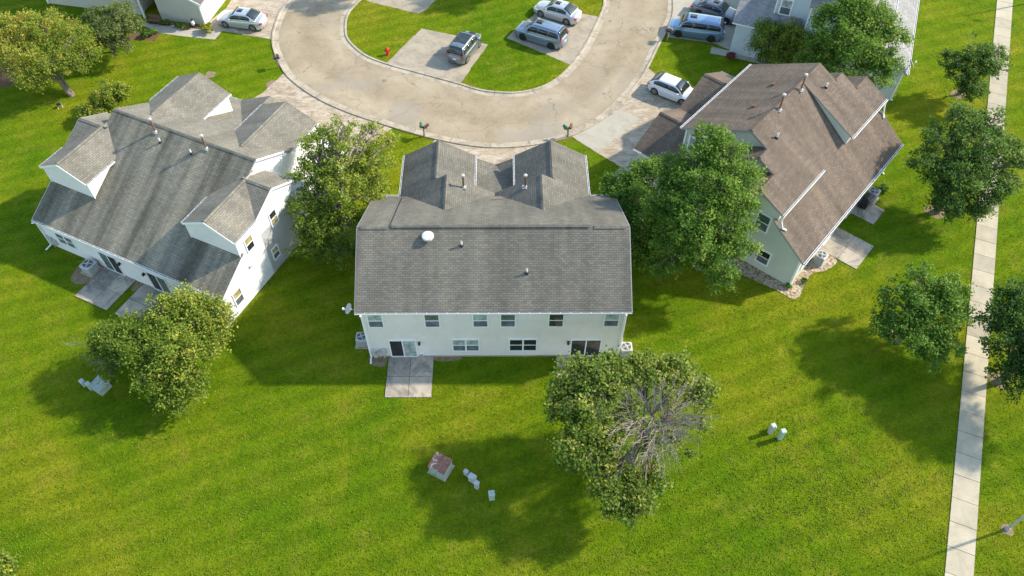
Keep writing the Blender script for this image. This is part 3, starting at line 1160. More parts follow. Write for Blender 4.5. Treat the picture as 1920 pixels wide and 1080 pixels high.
# ---- stepped duplexes on the right ----------------------------------------------
def stepped(fr, label, RM, SMat, extras):
    H = empty('duplex_house', *fr, label=label, cat='house')
    U, zr, vn, mn, D1, m1, D2, ua, s2, s3, rr2, rr3, hl, o = 9.692, 8.32, 4.868, .504, 7.082, .527, 4.675, 2.729, 1.101, 2.911, 1.437, 2.725, 2.946, .366
    mp = (zr - hl) / D1
    ze = zr - mn * vn
    zg = lambda v: zr + m1 * v
    zl = lambda v: zr + mp * v
    rf = MB()
    # street slope, steep garden slope, shallow end slopes
    rf.slab([(0, 0, zr), (U, 0, zr), (U, vn, ze), (0, vn, ze)], RM)
    rf.slab([(ua - .3, 0, zr - .004), (U - ua + .3, 0, zr - .004), (U - ua + .3, -D1, hl), (ua - .3, -D1, hl)], RM)
    for sgn in (0, 1):
        X = (lambda u: U - u) if sgn else (lambda u: u)
        v2 = -rr2 + (zg(-rr2) - ze) / mn
        v3 = -rr3 + (zg(-rr3) - ze) / mn
        rf.slab([(X(0), 0, zr), (X(ua), 0, zr), (X(ua), -D2, zg(-D2)), (X(-s3), -D2, zg(-D2)), (X(-s3), -rr3, zg(-rr3)), (X(-s2), -rr3, zg(-rr3)), (X(-s2), -rr2, zg(-rr2)), (X(0), -rr2, zg(-rr2))], RM)
        rf.slab([(X(-s2), -rr2, zg(-rr2)), (X(.3), -rr2, zg(-rr2)), (X(.3), v2, ze), (X(-s2), v2, ze)], RM)
        rf.slab([(X(-s3), -rr3, zg(-rr3)), (X(-s2 + .3), -rr3, zg(-rr3)), (X(-s2 + .3), v3, ze), (X(-s3), v3, ze)], RM)
        rf.slab([(X(-s3), -D2 + .4, zl(-D2 + .4)), (X(ua - .29), -D2 + .4, zl(-D2 + .4)), (X(ua - .29), -D1, hl), (X(-s3), -D1, hl)], RM)
        cap(rf, (X(-s2 + .05), -rr2, zg(-rr2)), (X(-.02), -rr2, zg(-rr2)), RM)
        cap(rf, (X(-s3 + .05), -rr3, zg(-rr3)), (X(-s2 - .02), -rr3, zg(-rr3)), RM)
    cap(rf, (.05, 0, zr), (U - .05, 0, zr), RM)
    ga, gb, vf, he, gm = -1.254, 4.846, 7.678, 3.14, .494
    for sgn in (0, 1):
        X = (lambda u: U - u) if sgn else (lambda u: u)
        gc = (ga + gb) / 2
        zc = he + gm * (gb - ga) / 2
        rf.slab([(X(ga), 2.2, he), (X(ga), vf, he), (X(gc), vf, zc), (X(gc), 2.2, zc)], RM)
        rf.slab([(X(gc), 2.2, zc), (X(gc), vf, zc), (X(gb), vf, he), (X(gb), 2.2, he)], RM)
        cap(rf, (X(gc), 4.6, zc), (X(gc), vf - .05, zc), RM)
    rf.build('roof', H)
    wl = MB()
    q = .30
    wl.prism([(q, vn - q, 0), (q, vn - q, ze - .02), (q, 0, zr - .13), (q, -D2, zl(-D2) - .13), (q, -D1 + q, hl + .1), (q, -D1 + q, 0)], (U - 2 * q, 0, 0), SMat)
    for sgn in (0, 1):
        X = (lambda u: U - u) if sgn else (lambda u: u)
        sg = -1 if sgn else 1
        # shallow slopes' side walls
        wl.prism([(X(q + .003), 0, 5), (X(q + .003), 0, zr - .14), (X(q + .003), -D2 + .25, zg(-D2 + .25) - .13), (X(q + .003), -D2 + .25, 4)], (sg * (ua - q - .15), 0, 0), SMat)
        for ss, rv, vx in ((s2, rr2, v2), (s3, rr3, v3)):
            a = ss - q
            wl.prism([(X(-a), vx - .2, 0), (X(-a), vx - .2, ze - .03), (X(-a), -rv, zg(-rv) - .13), (X(-a), -D2 + .25, zg(-D2 + .25) - .13), (X(-a), -D2 + .247, zl(-D2 + .247) - .13), (X(-a), -D1 + q, hl + .1 - .0), (X(-a), -D1 + q + .002 * ss, 0)], (sg * (a + .5 + .002), 0, 0), SMat)
        wl.prism([(X(ga + .2), 3.0, 0), (X(ga + .2), 3.0, he - .03), (X(gc), 3.0, zc - .13), (X(gb - .03), 3.0, he - .05), (X(gb - .03), 3.0, 0)], (0, vf - 3.35, 0), SMat)
    wl.build('wall', H)
    for sgn in (0, 1):
        X = (lambda u: U - u) if sgn else (lambda u: u)
        gutter(H, (X(-s3), -D2 - .06, zg(-D2) - .06), (X(ua), -D2 - .06, zg(-D2) - .06), w_=.13)
        gutter(H, (X(ga - .06), 3.0, he - .06), (X(ga - .06), vf, he - .06))
        rake(H, [(X(.01), vn, ze), (X(.01), 0, zr), (X(.01), -rr2, zg(-rr2))], w_=.03, m=M_drip)
        rake(H, [(X(-s2 + .01), v2, ze), (X(-s2 + .01), -rr2, zg(-rr2)), (X(-s2 + .01), -rr3, zg(-rr3))], w_=.03, m=M_drip)
        rake(H, [(X(-s3 + .01), v3, ze), (X(-s3 + .01), -rr3, zg(-rr3)), (X(-s3 + .01), -D2, zg(-D2))], w_=.03, m=M_drip)
        rake(H, [(X(-s3 + .01), -D2, zl(-D2)), (X(-s3 + .01), -D1, hl)], w_=.03, m=M_drip)
        a = s3 - q
        for cx_, cy_, cz_ in ((-a, -D1 + q, hl), (q, vn - q, ze - .1), (-s2 + q, v2 - .2, ze - .1)):
            g = MB()
            g.beam((X(cx_), cy_, .1), (X(cx_), cy_, cz_), .13, .13, M_trim, up=(1, 0, 0))
            g.build('corner_trim', H)
        # downspout elbow emptying on the lower roof, and one at the corner
        g = MB()
        g.tube([(X(-s3 + .02), -D2 - .08, zg(-D2) - .08), (X(-s3 - .02), -D2 - .05, zg(-D2) - .5), (X(-s3 + .12), -D2 - .25, zl(-D2 - .25) + .12), (X(-s3 + .35), -D2 - .45, zl(-D2 - .45) + .08)], .065, M_trim, 8)
        g.build('downspout', H)
        spout(H, X(-s3 + q + .1), -D1 + q - .05, .05, hl - .3, kick=.14)
        n_ = (1, 0) if sgn else (-1, 0)
        o0 = (X(-a), 0)
        window(H, o0, (0, -1), n_, 3.12, 3.95, 3.5, 4.85, 'hung', M_glass_green, M_glass_screen, fw=.10)
        window(H, o0, (0, -1), n_, 4.02, 4.82, .75, 1.88, 'hung', M_glass_dark, M_glass_screen, fw=.10)
        window(H, (X(q), 0), (0, 1), n_, 3.35, 4.15, 3.95, 5.25, 'hung', M_glass_blind, M_glass_screen, fw=.12)
        window(H, (X(-s2 + q), 0), (0, 1), n_, .7, 1.25, 3.95, 4.6, 'hung', M_glass_dark, M_glass_dark, fw=.10)
    gutter(H, (-s3, -D1 - .07, hl - .06), (U + s3, -D1 - .07, hl - .06), w_=.13)
    gutter(H, (-.02, vn + .07, ze - .06), (U + .02, vn + .07, ze - .06), w_=.13)
    So = ((0, -D1 + q), (1, 0), (0, -1))
    for a in (2.3, 5.9):
        window(H, *So, a, a + 1.5, .1, 1.9, 'slider', M_glass_dark, M_glass_screen, 'sliding_door')
    for a in (-1.5, 9.6):
        window(H, *So, a, a + 1.4, .85, 1.9, 'twin', M_glass_dark, M_glass_screen)
    extras(H, zr, mn, mp, m1)
    return H


def ex3(H, zr, mn, mp, m1):
    flue(H, 3.37, -.25, zr - mp * .25, 1.15)
    flue(H, 6.26, -.33, zr - m1 * .33, 1.15)
    for x_, y_ in ((6.37, 1.7), (3.2, 1.45)):
        g = MB()
        g.obox((x_, y_, zr - mn * y_ + .08), (.14, 0, 0), (0, .12, -.06), (0, 0, .08), M_rusty)
        g.build('roof_vent', H)
    vent(H, 8.35, -1.35, zr - m1 * 1.35, .42, .07)
    vent(H, 1.31, -1.35, zr - m1 * 1.35, .42, .07)


H3 = stepped(FR, 'sage sided duplex with brown shingle roof and twin garage gables, right of the middle house', M_roof_brown, M_side_sage, ex3)


def ex4(H, zr, mn, mp, m1):
    dish(H, -2.5, -6.98, 3.75, 285, (-2.45, -6.9, 3.0), 1.25)


H4 = stepped(F4, 'blue grey sided duplex with pale grey roof, cut off at the top right edge', M_roof_pale, M_side_blue, ex4)

# ---- top left house ---------------------------------------------------------------
F5 = (-28.6, 63.5, -11)
H5 = empty('duplex_house', *F5, label='tan sided house with white garage door and porch, cut off at the top left edge', cat='house')
wl = MB()
ST = M_side_tan
wl.prism([(-4.4, 0, 0), (-4.4, 0, 2.95), (-2.95, 0, 3.72), (0, 0, 2.27), (0, 0, 0)], (0, 6.2, 0), ST)
wl.prism([(-16.2, .3, 0), (-16.2, .3, 5.2), (-16.2, 4.6, 7.3), (-16.2, 9.0, 5.2), (-16.2, 9.0, 0)], (9.6, 0, 0), ST)
wl.box((-6.7, 3.2, 0), (-4.3, 8.5, 2.6), ST)
wl.build('wall', H5)
rf = MB()
rf.slab([(.25, -.25, 2.28), (.25, 6.4, 2.28), (-2.95, 6.4, 3.88), (-2.95, -.25, 3.88)], M_roof_grey)
rf.slab([(-6.3, -.25, 2.2), (-6.3, 6.4, 2.2), (-2.95, 6.4, 3.88), (-2.95, -.25, 3.88)], M_roof_grey)
rf.slab([(-16.5, 0, 5.1), (-6.4, 0, 5.1), (-6.4, 4.6, 7.4), (-16.5, 4.6, 7.4)], M_roof_grey)
rf.slab([(-16.5, 9.3, 5.1), (-6.4, 9.3, 5.1), (-6.4, 4.6, 7.4), (-16.5, 4.6, 7.4)], M_roof_grey)
rf.build('roof', H5)
rake(H5, [(.25, -.28, 2.28), (-2.95, -.28, 3.88), (-6.3, -.28, 2.2)], .2)
gutter(H5, (.32, -.25, 2.2), (.32, 6.4, 2.2))
gutter(H5, (-6.36, -.25, 2.12), (-6.36, 6.4, 2.12))
g = MB()
g.box((.0, .35, .03), (.05, 5.3, 2.05), M_trim)
for k in (1, 2, 3):
    g.box((.045, .35, k * .5), (.06, 5.3, k * .5 + .02), M_ac)
g.build('garage_door', H5)
g = MB()
g.beam((-6.05, -.1, 0), (-6.05, -.1, 2.15), .16, .16, M_trim, up=(1, 0, 0))
g.build('porch_post', H5)
for cx_, cy_, cz_ in ((-.03, -.03, 2.2), (-16.2, .3, 5.1)):
    g = MB()
    g.beam((cx_, cy_, 0), (cx_, cy_, cz_), .15, .15, M_trim, up=(1, 0, 0))
    g.build('corner_trim', H5)
window(H5, (-16, .3), (1, 0), (0, -1), .55, 1.35, 1.05, 2.5, 'hung', M_glass_green, M_glass_green, fw=.14)
window(H5, (-16, .3), (1, 0), (0, -1), 6.4, 6.9, 1.6, 2.1, 'hung', M_glass_dark, M_glass_dark, fw=.1)


# ------------------------------------------------------------------ trees
def norm(a):
    return a / np.linalg.norm(a, axis=-1, keepdims=True)


def leaf_mesh(name, C, size, m, tint, up=.55, parent=None):
    """one small rhombic leaf per row of C"""
    n = len(C)
    nr = norm(rng.normal(size=(n, 3)) + np.array([.15, .0, up * 2.0]))
    t = norm(np.cross(nr, rng.normal(size=(n, 3))))
    b = np.cross(nr, t)
    sz = size * rng.uniform(.65, 1.35, (n, 1))
    V = np.stack([C - t * sz, C - b * sz * .62 + nr * sz * .12, C + t * sz, C + b * sz * .62 + nr * sz * .12], 1).reshape(-1, 3)
    me = bpy.data.meshes.new(name)
    me.vertices.add(4 * n)
    me.vertices.foreach_set('co', V.astype(np.float32).ravel())
    me.loops.add(4 * n)
    me.loops.foreach_set('vertex_index', np.arange(4 * n, dtype=np.int32))
    me.polygons.add(n)
    me.polygons.foreach_set('loop_start', np.arange(0, 4 * n, 4, dtype=np.int32))
    try:
        me.polygons.foreach_set('loop_total', np.full(n, 4, dtype=np.int32))
    except Exception:
        pass
    me.update(calc_edges=True)
    at = me.attributes.new('tint', 'FLOAT', 'FACE')
    at.data.foreach_set('value', np.clip(tint, 0, 1).astype(np.float32))
    me.materials.append(m)
    o = bpy.data.objects.new(name, me)
    COL.objects.link(o)
    if parent:
        o.parent = parent
    return o


def branch_path(a, b, wig, k=5):
    a, b = np.array(a, float), np.array(b, float)
    P = [a]
    for i in range(1, k):
        t = i / k
        p = a + (b - a) * t
        p = p + rng.normal(size=3) * wig * math.sin(math.pi * t)
        p[2] += .10 * np.linalg.norm(b - a) * math.sin(math.pi * t)
        P.append(p)
    P.append(b)
    return P


def tree(x, y, lobes, nleaf, lsize, m, label, cat='tree', name='tree', trunk_r=.16, stems=1, lean=(0, 0), fork=.35, tintfn=None,
         shellw=.55, clus=.42, cpm=None, bark=None, group=None, bare=0, flat=.75, seedtint=.5, wob=.25, limb=1.0):
    """lobes: (dx, dy, z, rx, ry, rz, weight) ellipsoids of foliage relative to the base"""
    T = empty(name, x, y, label=label, cat=cat, group=group)
    bark = bark or M_bark
    L = np.array([l[:6] for l in lobes], float)
    wts = np.array([l[6] if len(l) > 6 else 1.0 for l in lobes]) * (L[:, 3] * L[:, 4] * L[:, 5]) ** (2 / 3)
    wts /= wts.sum()
    clus = clus * .80
    K = cpm or max(40, int(nleaf / 48))
    idx = rng.choice(len(L), K, p=wts)
    d = norm(rng.normal(size=(K, 3)))
    d[:, 2] = np.where(d[:, 2] < -.35, -d[:, 2] * .5, d[:, 2])
    d = norm(d)
    r = rng.uniform(shellw, 1.0, (K, 1)) ** .7
    # uneven outline
    r = r * (1 + wob * np.sin(3.1 * d[:, :1] + 7 * d[:, 1:2] + idx[:, None]) * .5 + rng.normal(size=(K, 1)) * wob * .5)
    CC = L[idx, :3] + d * r * L[idx, 3:6]
    CC[:, 2] = np.maximum(CC[:, 2], .25)
    tc = rng.normal(seedtint, .20, K) + .12 * (CC[:, 0] - L[:, 0].mean()) / (L[:, 3].max() + .1)
    if tintfn is not None:
        tc = tc + tintfn(CC)
    sizes = rng.uniform(.3, 1.5, K) ** 1.3
    pr = sizes / sizes.sum()
    li = rng.choice(K, nleaf, p=pr)
    cr = clus * (sizes[li, None] ** .45)
    off = rng.normal(size=(nleaf, 3)) * np.array([1, 1, flat]) * cr * .55
    P = CC[li] + off
    P[:, 2] = np.maximum(P[:, 2], .05)
    tint = tc[li] + rng.normal(0, .20, nleaf)
    mb = MB()
    top = np.array([lean[0], lean[1], fork * (L[:, 2] + L[:, 5]).max()])
    nl = len(L)
    for s in range(stems):
        st = np.array([rng.uniform(-.15, .15) * (stems > 1), rng.uniform(-.15, .15) * (stems > 1), -.1])
        tp = top + (rng.normal(size=3) * .4 * (stems > 1))
        pth = branch_path(st, tp, .06, 4)
        rr = np.linspace(1.15, .72, len(pth)) * trunk_r / math.sqrt(stems)
        rr[0] *= 1.35
        mb.tube(pth, list(rr), bark, 9)
        tops = tp
        for i in range(nl):
            if stems > 1 and i % stems != s:
                continue
            c = L[i, :3] + np.array([0, 0, .1 * L[i, 5]])
            bp = branch_path(tops, c, .15, 4)
            rb = np.linspace(.62, .28, len(bp)) * trunk_r * limb
            mb.tube(bp, list(rb), bark, 6)
            mem = np.where(idx == i)[0]
            rng.shuffle(mem)
            for k in mem[:14]:
                q = branch_path(bp[rng.integers(2, len(bp))], CC[k], .12, 3)
                mb.tube(q, [.25 * trunk_r, .18 * trunk_r, .12 * trunk_r, .06 * trunk_r], bark, 5)
    mb.build('trunk', T, smooth=True)
    if nleaf:
        leaf_mesh('crown', P, lsize, m, tint, parent=T)
    return T, CC


def bare_fan(mb, root, tips, r0, m, twigs=5, tl=.5):
    """leafless limb with forking twigs"""
    for tp in tips:
        p = branch_path(root, tp, .18, 5)
        mb.tube(p, list(np.linspace(r0, r0 * .25, len(p))), m, 5)
        for i in range(1, len(p)):
            for _ in range(twigs):
                d = norm(np.array(tp) - np.array(root) + rng.normal(size=3) * np.linalg.norm(np.array(tp) - np.array(root)) * .42)
                e = p[i] + d * tl * rng.uniform(.5, 1.4)
                q = branch_path(p[i], e, .06, 3)
                mb.tube(q, [r0 * .28, r0 * .22, r0 * .16, r0 * .08], m, 4)
                if rng.random() < .8:
                    e2 = q[2] + norm(d + rng.normal(size=3) * .55) * tl * rng.uniform(.3, .8)
                    mb.tube([q[2], e2], [r0 * .16, r0 * .07], m, 4)


M_leaf_olive = m_leaf('olive_leaf', (.075, .135, .014), (.19, .265, .030), (.40, .40, .065))
M_leaf_green = m_leaf('green_leaf', (.048, .130, .018), (.130, .245, .032), (.31, .40, .070))
M_leaf_maple = m_leaf('maple_leaf', (.070, .125, .018), (.165, .240, .036), (.37, .37, .075))
M_leaf_dark = m_leaf('dark_leaf', (.030, .085, .018), (.085, .175, .032), (.22, .30, .07))
M_leaf_gold = m_leaf('gold_leaf', (.14, .21, .022), (.31, .34, .045), (.50, .34, .065))
M_leaf_grey = m_leaf('grey_leaf', (.08, .115, .035), (.16, .20, .062), (.26, .28, .09))


def at(px, py, z=0.0):
    return G(px, py, z)


def crown(base, pts, k=1.0):
    """foliage masses surveyed as (px, py, height, radius[, weight]) -> lobes around the base"""
    out = []
    for p in pts:
        g = G(p[0], p[1], p[2])
        r_ = p[3] * k
        out.append((g[0] - base[0], g[1] - base[1], p[2], r_, r_, min(r_ * .85, p[2] * .95), p[4] if len(p) > 4 else 1.0))
    return out


def under(px, py, lobes):
    """ground point that puts the middle of the crown where the survey says"""
    L = np.array([l[:6] for l in lobes], float)
    c = (L[:, :3].min(0) + L[:, :3].max(0)) / 2
    g = G(px, py, float(c[2]))
    return g[0] - float(c[0]), g[1] - float(c[1])


# the three trees nearest the middle house and the garden trees
x, y = G(300, 690)
LB = crown((x, y), [(205, 645, 2.6, 1.2), (250, 620, 2.6, 1.0), (310, 592, 3.2, 1.2), (350, 580, 3.2, 1.2), (400, 595, 3.0, 1.1), (255, 650, 3.0, 1.5), (320, 650, 3.2, 1.6), (370, 660, 2.6, 1.2), (300, 710, 2.4, 1.3), (350, 720, 2.0, 1.1), (320, 745, 1.5, 1.0), (225, 690, 2, 1.0, .4), (405, 635, 2.2, .9)], 1.0)
T1, _ = tree(x, y, LB,
             34000, .080, M_leaf_olive, 'wide multi-stemmed olive green tree beside the patios of the white house, lower left', trunk_r=.20, stems=3, fork=.3,
             clus=.5, tintfn=lambda C: .14 * C[:, 1] / 2.5 - .05, wob=.3, seedtint=.5)
mb = MB()
for a in range(6):
    bare_fan(mb, (-1.6, -.6, 1.4), [(-3.3 + rng.normal() * .5, -.7 + rng.normal() * .6, 1.5 + rng.random() * .9)], .035, M_bark_pale, 4, .55)
mb.build('bare_branch', T1)

x, y = G(630, 470)
LB = crown((x, y), [(645, 240, 7.3, .9, .35), (700, 255, 6.6, 1.0, .35), (600, 275, 6, 1.2), (650, 290, 6, 1.5), (700, 315, 5, 1.4, .8), (728, 265, 6, .7, .3), (590, 330, 5, 1.4), (640, 350, 5, 1.6), (690, 370, 4, 1.3), (580, 390, 4, 1.3), (600, 430, 3, 1.4), (650, 430, 3, 1.5), (640, 475, 2, 1.2), (590, 465, 2, 1.1)], 1.0)
tree(x, y, LB,
     33000, .078, M_leaf_olive, 'tall sparse topped tree between the white house and the middle house', trunk_r=.24, stems=2, clus=.42, tintfn=lambda C: .10 * (C[:, 2] - 4.2), wob=.35, seedtint=.42)

x, y = G(1310, 500)
LB = crown((x, y), [(1330, 262, 9, 1.0), (1350, 290, 8.5, 1.4), (1300, 310, 8, 1.4), (1385, 330, 7.5, 1.4), (1330, 350, 7.5, 1.8), (1270, 340, 7, 1.4), (1376, 390, 6.5, 1.4), (1240, 385, 6, 1.3), (1300, 400, 6.5, 1.8), (1358, 440, 5, 1.5), (1392, 470, 4.3, .8), (1270, 450, 5, 1.7), (1330, 480, 4, 1.6), (1240, 500, 3.5, 1.0), (1350, 520, 3, .9)], 1.0)
tree(x, y, LB,
     46000, .082, M_leaf_green, 'largest bright green tree, against the brown roofed house', trunk_r=.28, clus=.45, wob=.35, seedtint=.45)
x, y = G(1190, 475)
LB = crown((x, y), [(1200, 330, 4.5, 1.0), (1155, 350, 4, 1.0), (1190, 380, 4, 1.5), (1155, 400, 3.4, 1.1), (1210, 430, 3.5, 1.5), (1190, 475, 2.5, 1.1), (1225, 315, 5, .8)], 1.0)
tree(x, y, LB,
     19000, .082, M_leaf_green, 'shorter leafy tree in the gap between the middle house and the largest green tree', trunk_r=.18, stems=2, clus=.45, wob=.3, seedtint=.38)

# half dead maple
x, y = G(1185, 860)
LB = crown((x, y), [(1092, 716, 5.4, 1.35), (1148, 706, 5.7, 1.1), (1060, 750, 5.0, 1.1), (1105, 775, 5.2, 1.3), (1090, 850, 4.4, 1.3), (1145, 830, 4.6, .8, .7), (1210, 696, 5.4, 1.05), (1266, 702, 5.1, 1.05), (1318, 738, 4.8, .8), (1140, 900, 3.6, 1.1), (1195, 925, 3.0, 1.1), (1160, 955, 2.6, .9), (1235, 895, 3.0, .8, .3), (1275, 830, 3.8, .8, .22), (1180, 780, 4.6, .8, .35), (1250, 735, 5.0, .9, .18), (1310, 790, 4.4, .6, .25), (1200, 850, 3.4, .7, .3), (1265, 870, 3.2, .7, .2)], 1.0)
T4, _ = tree(x, y, LB,
             30000, .092, M_leaf_maple, 'half dead maple with bare grey branches, on the lawn behind the middle house', trunk_r=.24, fork=.38, lean=(.35, .3), clus=.42, tintfn=lambda C: -.05 * (C[:, 0] - .5), wob=.3, seedtint=.5, limb=.30)
mb = MB()
L0 = (x, y)


def off(px, py, z):
    g = G(px, py, z)
    return (g[0] - L0[0], g[1] - L0[1], z)


k1, k2, k3 = off(1200, 835, 2.3), off(1213, 812, 3.1), off(1228, 798, 3.7)
mb.tube([(0, 0, .2), k1, k2, k3], [.17, .13, .10, .06], M_bark_pale, 8)
nodes = [k3, k2, off(1222, 780, 4.3), off(1240, 790, 4.1), off(1205, 790, 4.0), off(1228, 822, 3.5)]
for n_ in nodes[2:]:
    mb.tube(branch_path(k3 if n_ is not nodes[4] else k2, n_, .08, 3), [.07, .055, .045, .035], M_bark_pale, 6)
for a in np.linspace(-2.0, 3.9, 84):
    q = rng.uniform(.5, 1.08)
    a = a + rng.normal() * .12
    tip = off(1232 + 98 * q * math.cos(a), 778 - 98 * q * math.sin(a), 5.7 - .7 * q + rng.uniform(-.5, .7))
    root = min(nodes, key=lambda n_: np.linalg.norm(np.array(n_) - np.array(tip)) + rng.random() * .8)
    p = branch_path(root, tip, .14, 6)
    mb.tube(p, list(np.linspace(.026, .009, len(p))), M_bark_pale, 4)
    main = norm(np.array(tip) - np.array(root))
    for i in range(1, len(p)):
        for _ in range(3):
            d = norm(main + rng.normal(size=3) * .38)
            e = p[i] + d * rng.uniform(.35, .95)
            mb.tube(branch_path(tuple(p[i]), tuple(e), .04, 3), [.011, .009, .007, .004], M_bark_pale, 3)
bare_fan(mb, k1, [off(1195 + rng.normal() * 22, 870 + rng.normal() * 14, 3.4) for _ in range(9)], .022, M_bark_pale, 4, .6)
bare_fan(mb, off(1140, 800, 3.6), [off(1105 + rng.normal() * 16, 765 + rng.normal() * 16, 5.9) for _ in range(8)], .022, M_bark_pale, 4, .5)
mb.build('bare_branch', T4)

SG = 'young trees along the sidewalk'
x, y = G(1797, 177)
LB = crown((x, y), [(1785, 112, 3.2, .8), (1830, 105, 3.6, 1.1), (1868, 97, 3.6, .7), (1800, 138, 2.8, 1.1), (1850, 132, 3, 1.1), (1820, 168, 2.2, 1.0), (1878, 115, 3.2, .5)], 1.0)
tree(x, y, LB,
     12000, .084, M_leaf_dark, 'smallest sidewalk tree, near the top right corner of the photo', trunk_r=.12, clus=.38, wob=.4, group=SG)
x, y = G(1757, 397)
LB = crown((x, y), [(1800, 228, 5.5, 1.2), (1858, 232, 5.5, 1.2), (1762, 265, 4.8, 1.4), (1830, 275, 5, 1.8), (1880, 290, 4.6, 1.2), (1742, 312, 4, 1.3), (1800, 330, 4, 1.8), (1868, 345, 3.6, 1.4), (1780, 372, 3, 1.3), (1845, 372, 3, 1.0), (1903, 305, 4.4, .6), (1772, 392, 2.2, 1.1), (1828, 398, 2.2, .9)], 1.0)
tree(x, y, LB,
     30000, .086, M_leaf_dark, 'large round dark green tree overhanging the sidewalk, right of the brown roofed house', trunk_r=.2, clus=.42, wob=.3, group=SG, seedtint=.55)
x, y = G(1683, 640)
LB = crown((x, y), [(1720, 538, 3.4, 1.2), (1778, 548, 3.4, 1.0), (1690, 574, 3.0, 1.25), (1750, 587, 3.1, 1.45), (1790, 582, 3.0, .9), (1662, 612, 2.5, .9), (1715, 630, 2.6, 1.3), (1765, 640, 2.6, 1.0), (1740, 662, 2.1, .9)], 1.12)
tree(x, y, LB,
     20000, .084, M_leaf_green, 'round green tree left of the sidewalk, halfway down the right side of the photo', trunk_r=.14, clus=.4, wob=.32, group=SG, seedtint=.40)
x, y = G(1872, 716)
LB = crown((x, y), [(1900, 570, 4.4, 1.2), (1872, 600, 4, 1.0), (1930, 610, 4.4, 1.6), (1885, 650, 3.8, 1.3), (1940, 680, 3.4, 1.5), (1902, 712, 2.8, 1.1), (1960, 580, 4.8, 1.5), (1985, 650, 4.8, 1.8), (2040, 640, 5, 1.8), (2060, 700, 4.6, 1.6), (2030, 570, 5, 1.5)], 1.0)
tree(x, y, LB,
     38000, .086, M_leaf_dark, 'dark green tree across the sidewalk, cut by the right edge of the photo', trunk_r=.17, clus=.42, wob=.3, group=SG, seedtint=.42)

x, y = G(1600, 165)
LB = crown((x, y), [(1600, 20, 8, 1.2), (1560, 45, 7, 1.5), (1640, 45, 7, 1.6), (1680, 70, 6.5, .9), (1600, 80, 6.5, 1.8), (1540, 90, 5, 1.3), (1660, 110, 5.5, 1.2), (1580, 130, 4.5, 1.5), (1640, 140, 4.5, 1.3), (1520, 120, 4, 1.1), (1590, -10, 8.3, 1.1)], 1.0)
tree(x, y, LB,
     32000, .09, M_leaf_green, 'big green tree growing between the brown roofed and the blue grey house, top right', trunk_r=.25, clus=.5, wob=.35, seedtint=.5)
x, y = G(1455, 118)
LB = crown((x, y), [(1422, 82, 2.5, .8), (1440, 60, 3, 1.1), (1480, 70, 3, 1.2), (1500, 95, 2.6, 1.1), (1460, 105, 2, 1.1), (1438, 108, 1.8, .7)], 1.0)
tree(x, y, LB,
     16000, .075, M_leaf_olive, 'low yellowish tree beside the garage of the blue grey house', trunk_r=.14, stems=2, clus=.48, wob=.35, seedtint=.42)

x, y = G(138, 178)
LB = crown((x, y), [(30, 60, 3.8, 1.8), (90, 60, 3.8, 1.8), (140, 80, 3.4, 1.5), (170, 105, 2.8, .9), (30, 110, 3.2, 1.8), (90, 120, 3, 1.7), (60, 150, 2.4, 1.2), (140, 125, 2.6, 1.1), (0, 80, 3.6, 1.5)], 1.0)
tree(x, y, LB,
     34000, .078, M_leaf_gold, 'leaning yellow green tree tinged with orange, top left of the photo', trunk_r=.20, stems=3, lean=(-1.3, .8), fork=.42, clus=.5, tintfn=lambda C: -.10 * (C[:, 0] + 1.8) - .08, wob=.3, seedtint=.50)
x, y = G(215, 98)
LB = crown((x, y), [(185, 35, 3.2, 1.1), (225, 28, 3.4, 1.2), (205, 60, 2.8, 1.5), (245, 52, 2.8, 1.1), (225, 85, 1.8, 1.1), (190, 80, 2, .9)], 1.0)
tree(x, y, LB,
     22000, .07, M_leaf_grey, 'rounded grey green ornamental tree in front of the tan house', trunk_r=.15, stems=2, clus=.32, wob=.12, seedtint=.45)
x, y = at(215, 205, 0)
tree(x, y, [(0, 0, 1.1, 1.4, 1.2, 1.1), (.6, .4, 1.3, 1.1, 1.0, .9), (-.6, .1, .9, 1.0, 1.0, .8)],
     6500, .085, M_leaf_gold, 'yellow green shrub at the far corner of the white house', cat='shrub', name='shrub', trunk_r=.06, stems=3, clus=.35, wob=.25, seedtint=.25)
x, y = at(178, 226, 0)
tree(x, y, [(0, 0, .7, 1.1, .9, .7), (.7, -.3, .6, .8, .7, .6)],
     3500, .08, M_leaf_gold, 'low spreading shrub half hidden behind the white house roof', cat='shrub', name='shrub', trunk_r=.05, stems=3, clus=.3, wob=.2, seedtint=.25)
x, y = at(12, 1075, 0)
tree(x, y, [(-.3, -.2, .9, 1.0, .8, .8), (.3, -.3, .6, .6, .5, .5)],
     4500, .08, M_leaf_olive, 'leafy shrub just inside the bottom left corner of the photo', cat='shrub', name='shrub', trunk_r=.05, stems=3, clus=.3, wob=.3, seedtint=.55)
# trees beyond the frame whose shade falls on the turning circle and the left lawn
x, y = at(985, -24, 0)
tree(x, y, [(0, 0, 4.6, 2.6, 2.4, 2.2), (1.4, .5, 5.2, 2.0, 1.8, 1.8), (-1.5, -.4, 4.2, 2.1, 1.8, 1.8)], 9000, .12, M_leaf_green,
     'tree past the top edge of the photo, shading the island lawn', trunk_r=.22, clus=.5)
x, y = at(735, -14, 0)
tree(x, y, [(0, 0, 4.6, 2.2, 1.9, 1.9), (1.4, .5, 5.0, 1.6, 1.5, 1.5), (-1.5, -.4, 4.2, 1.6, 1.5, 1.5)], 3500, .12, M_leaf_green,
     'sparse tree past the top edge of the photo, shading the road bend', trunk_r=.2, clus=.5)

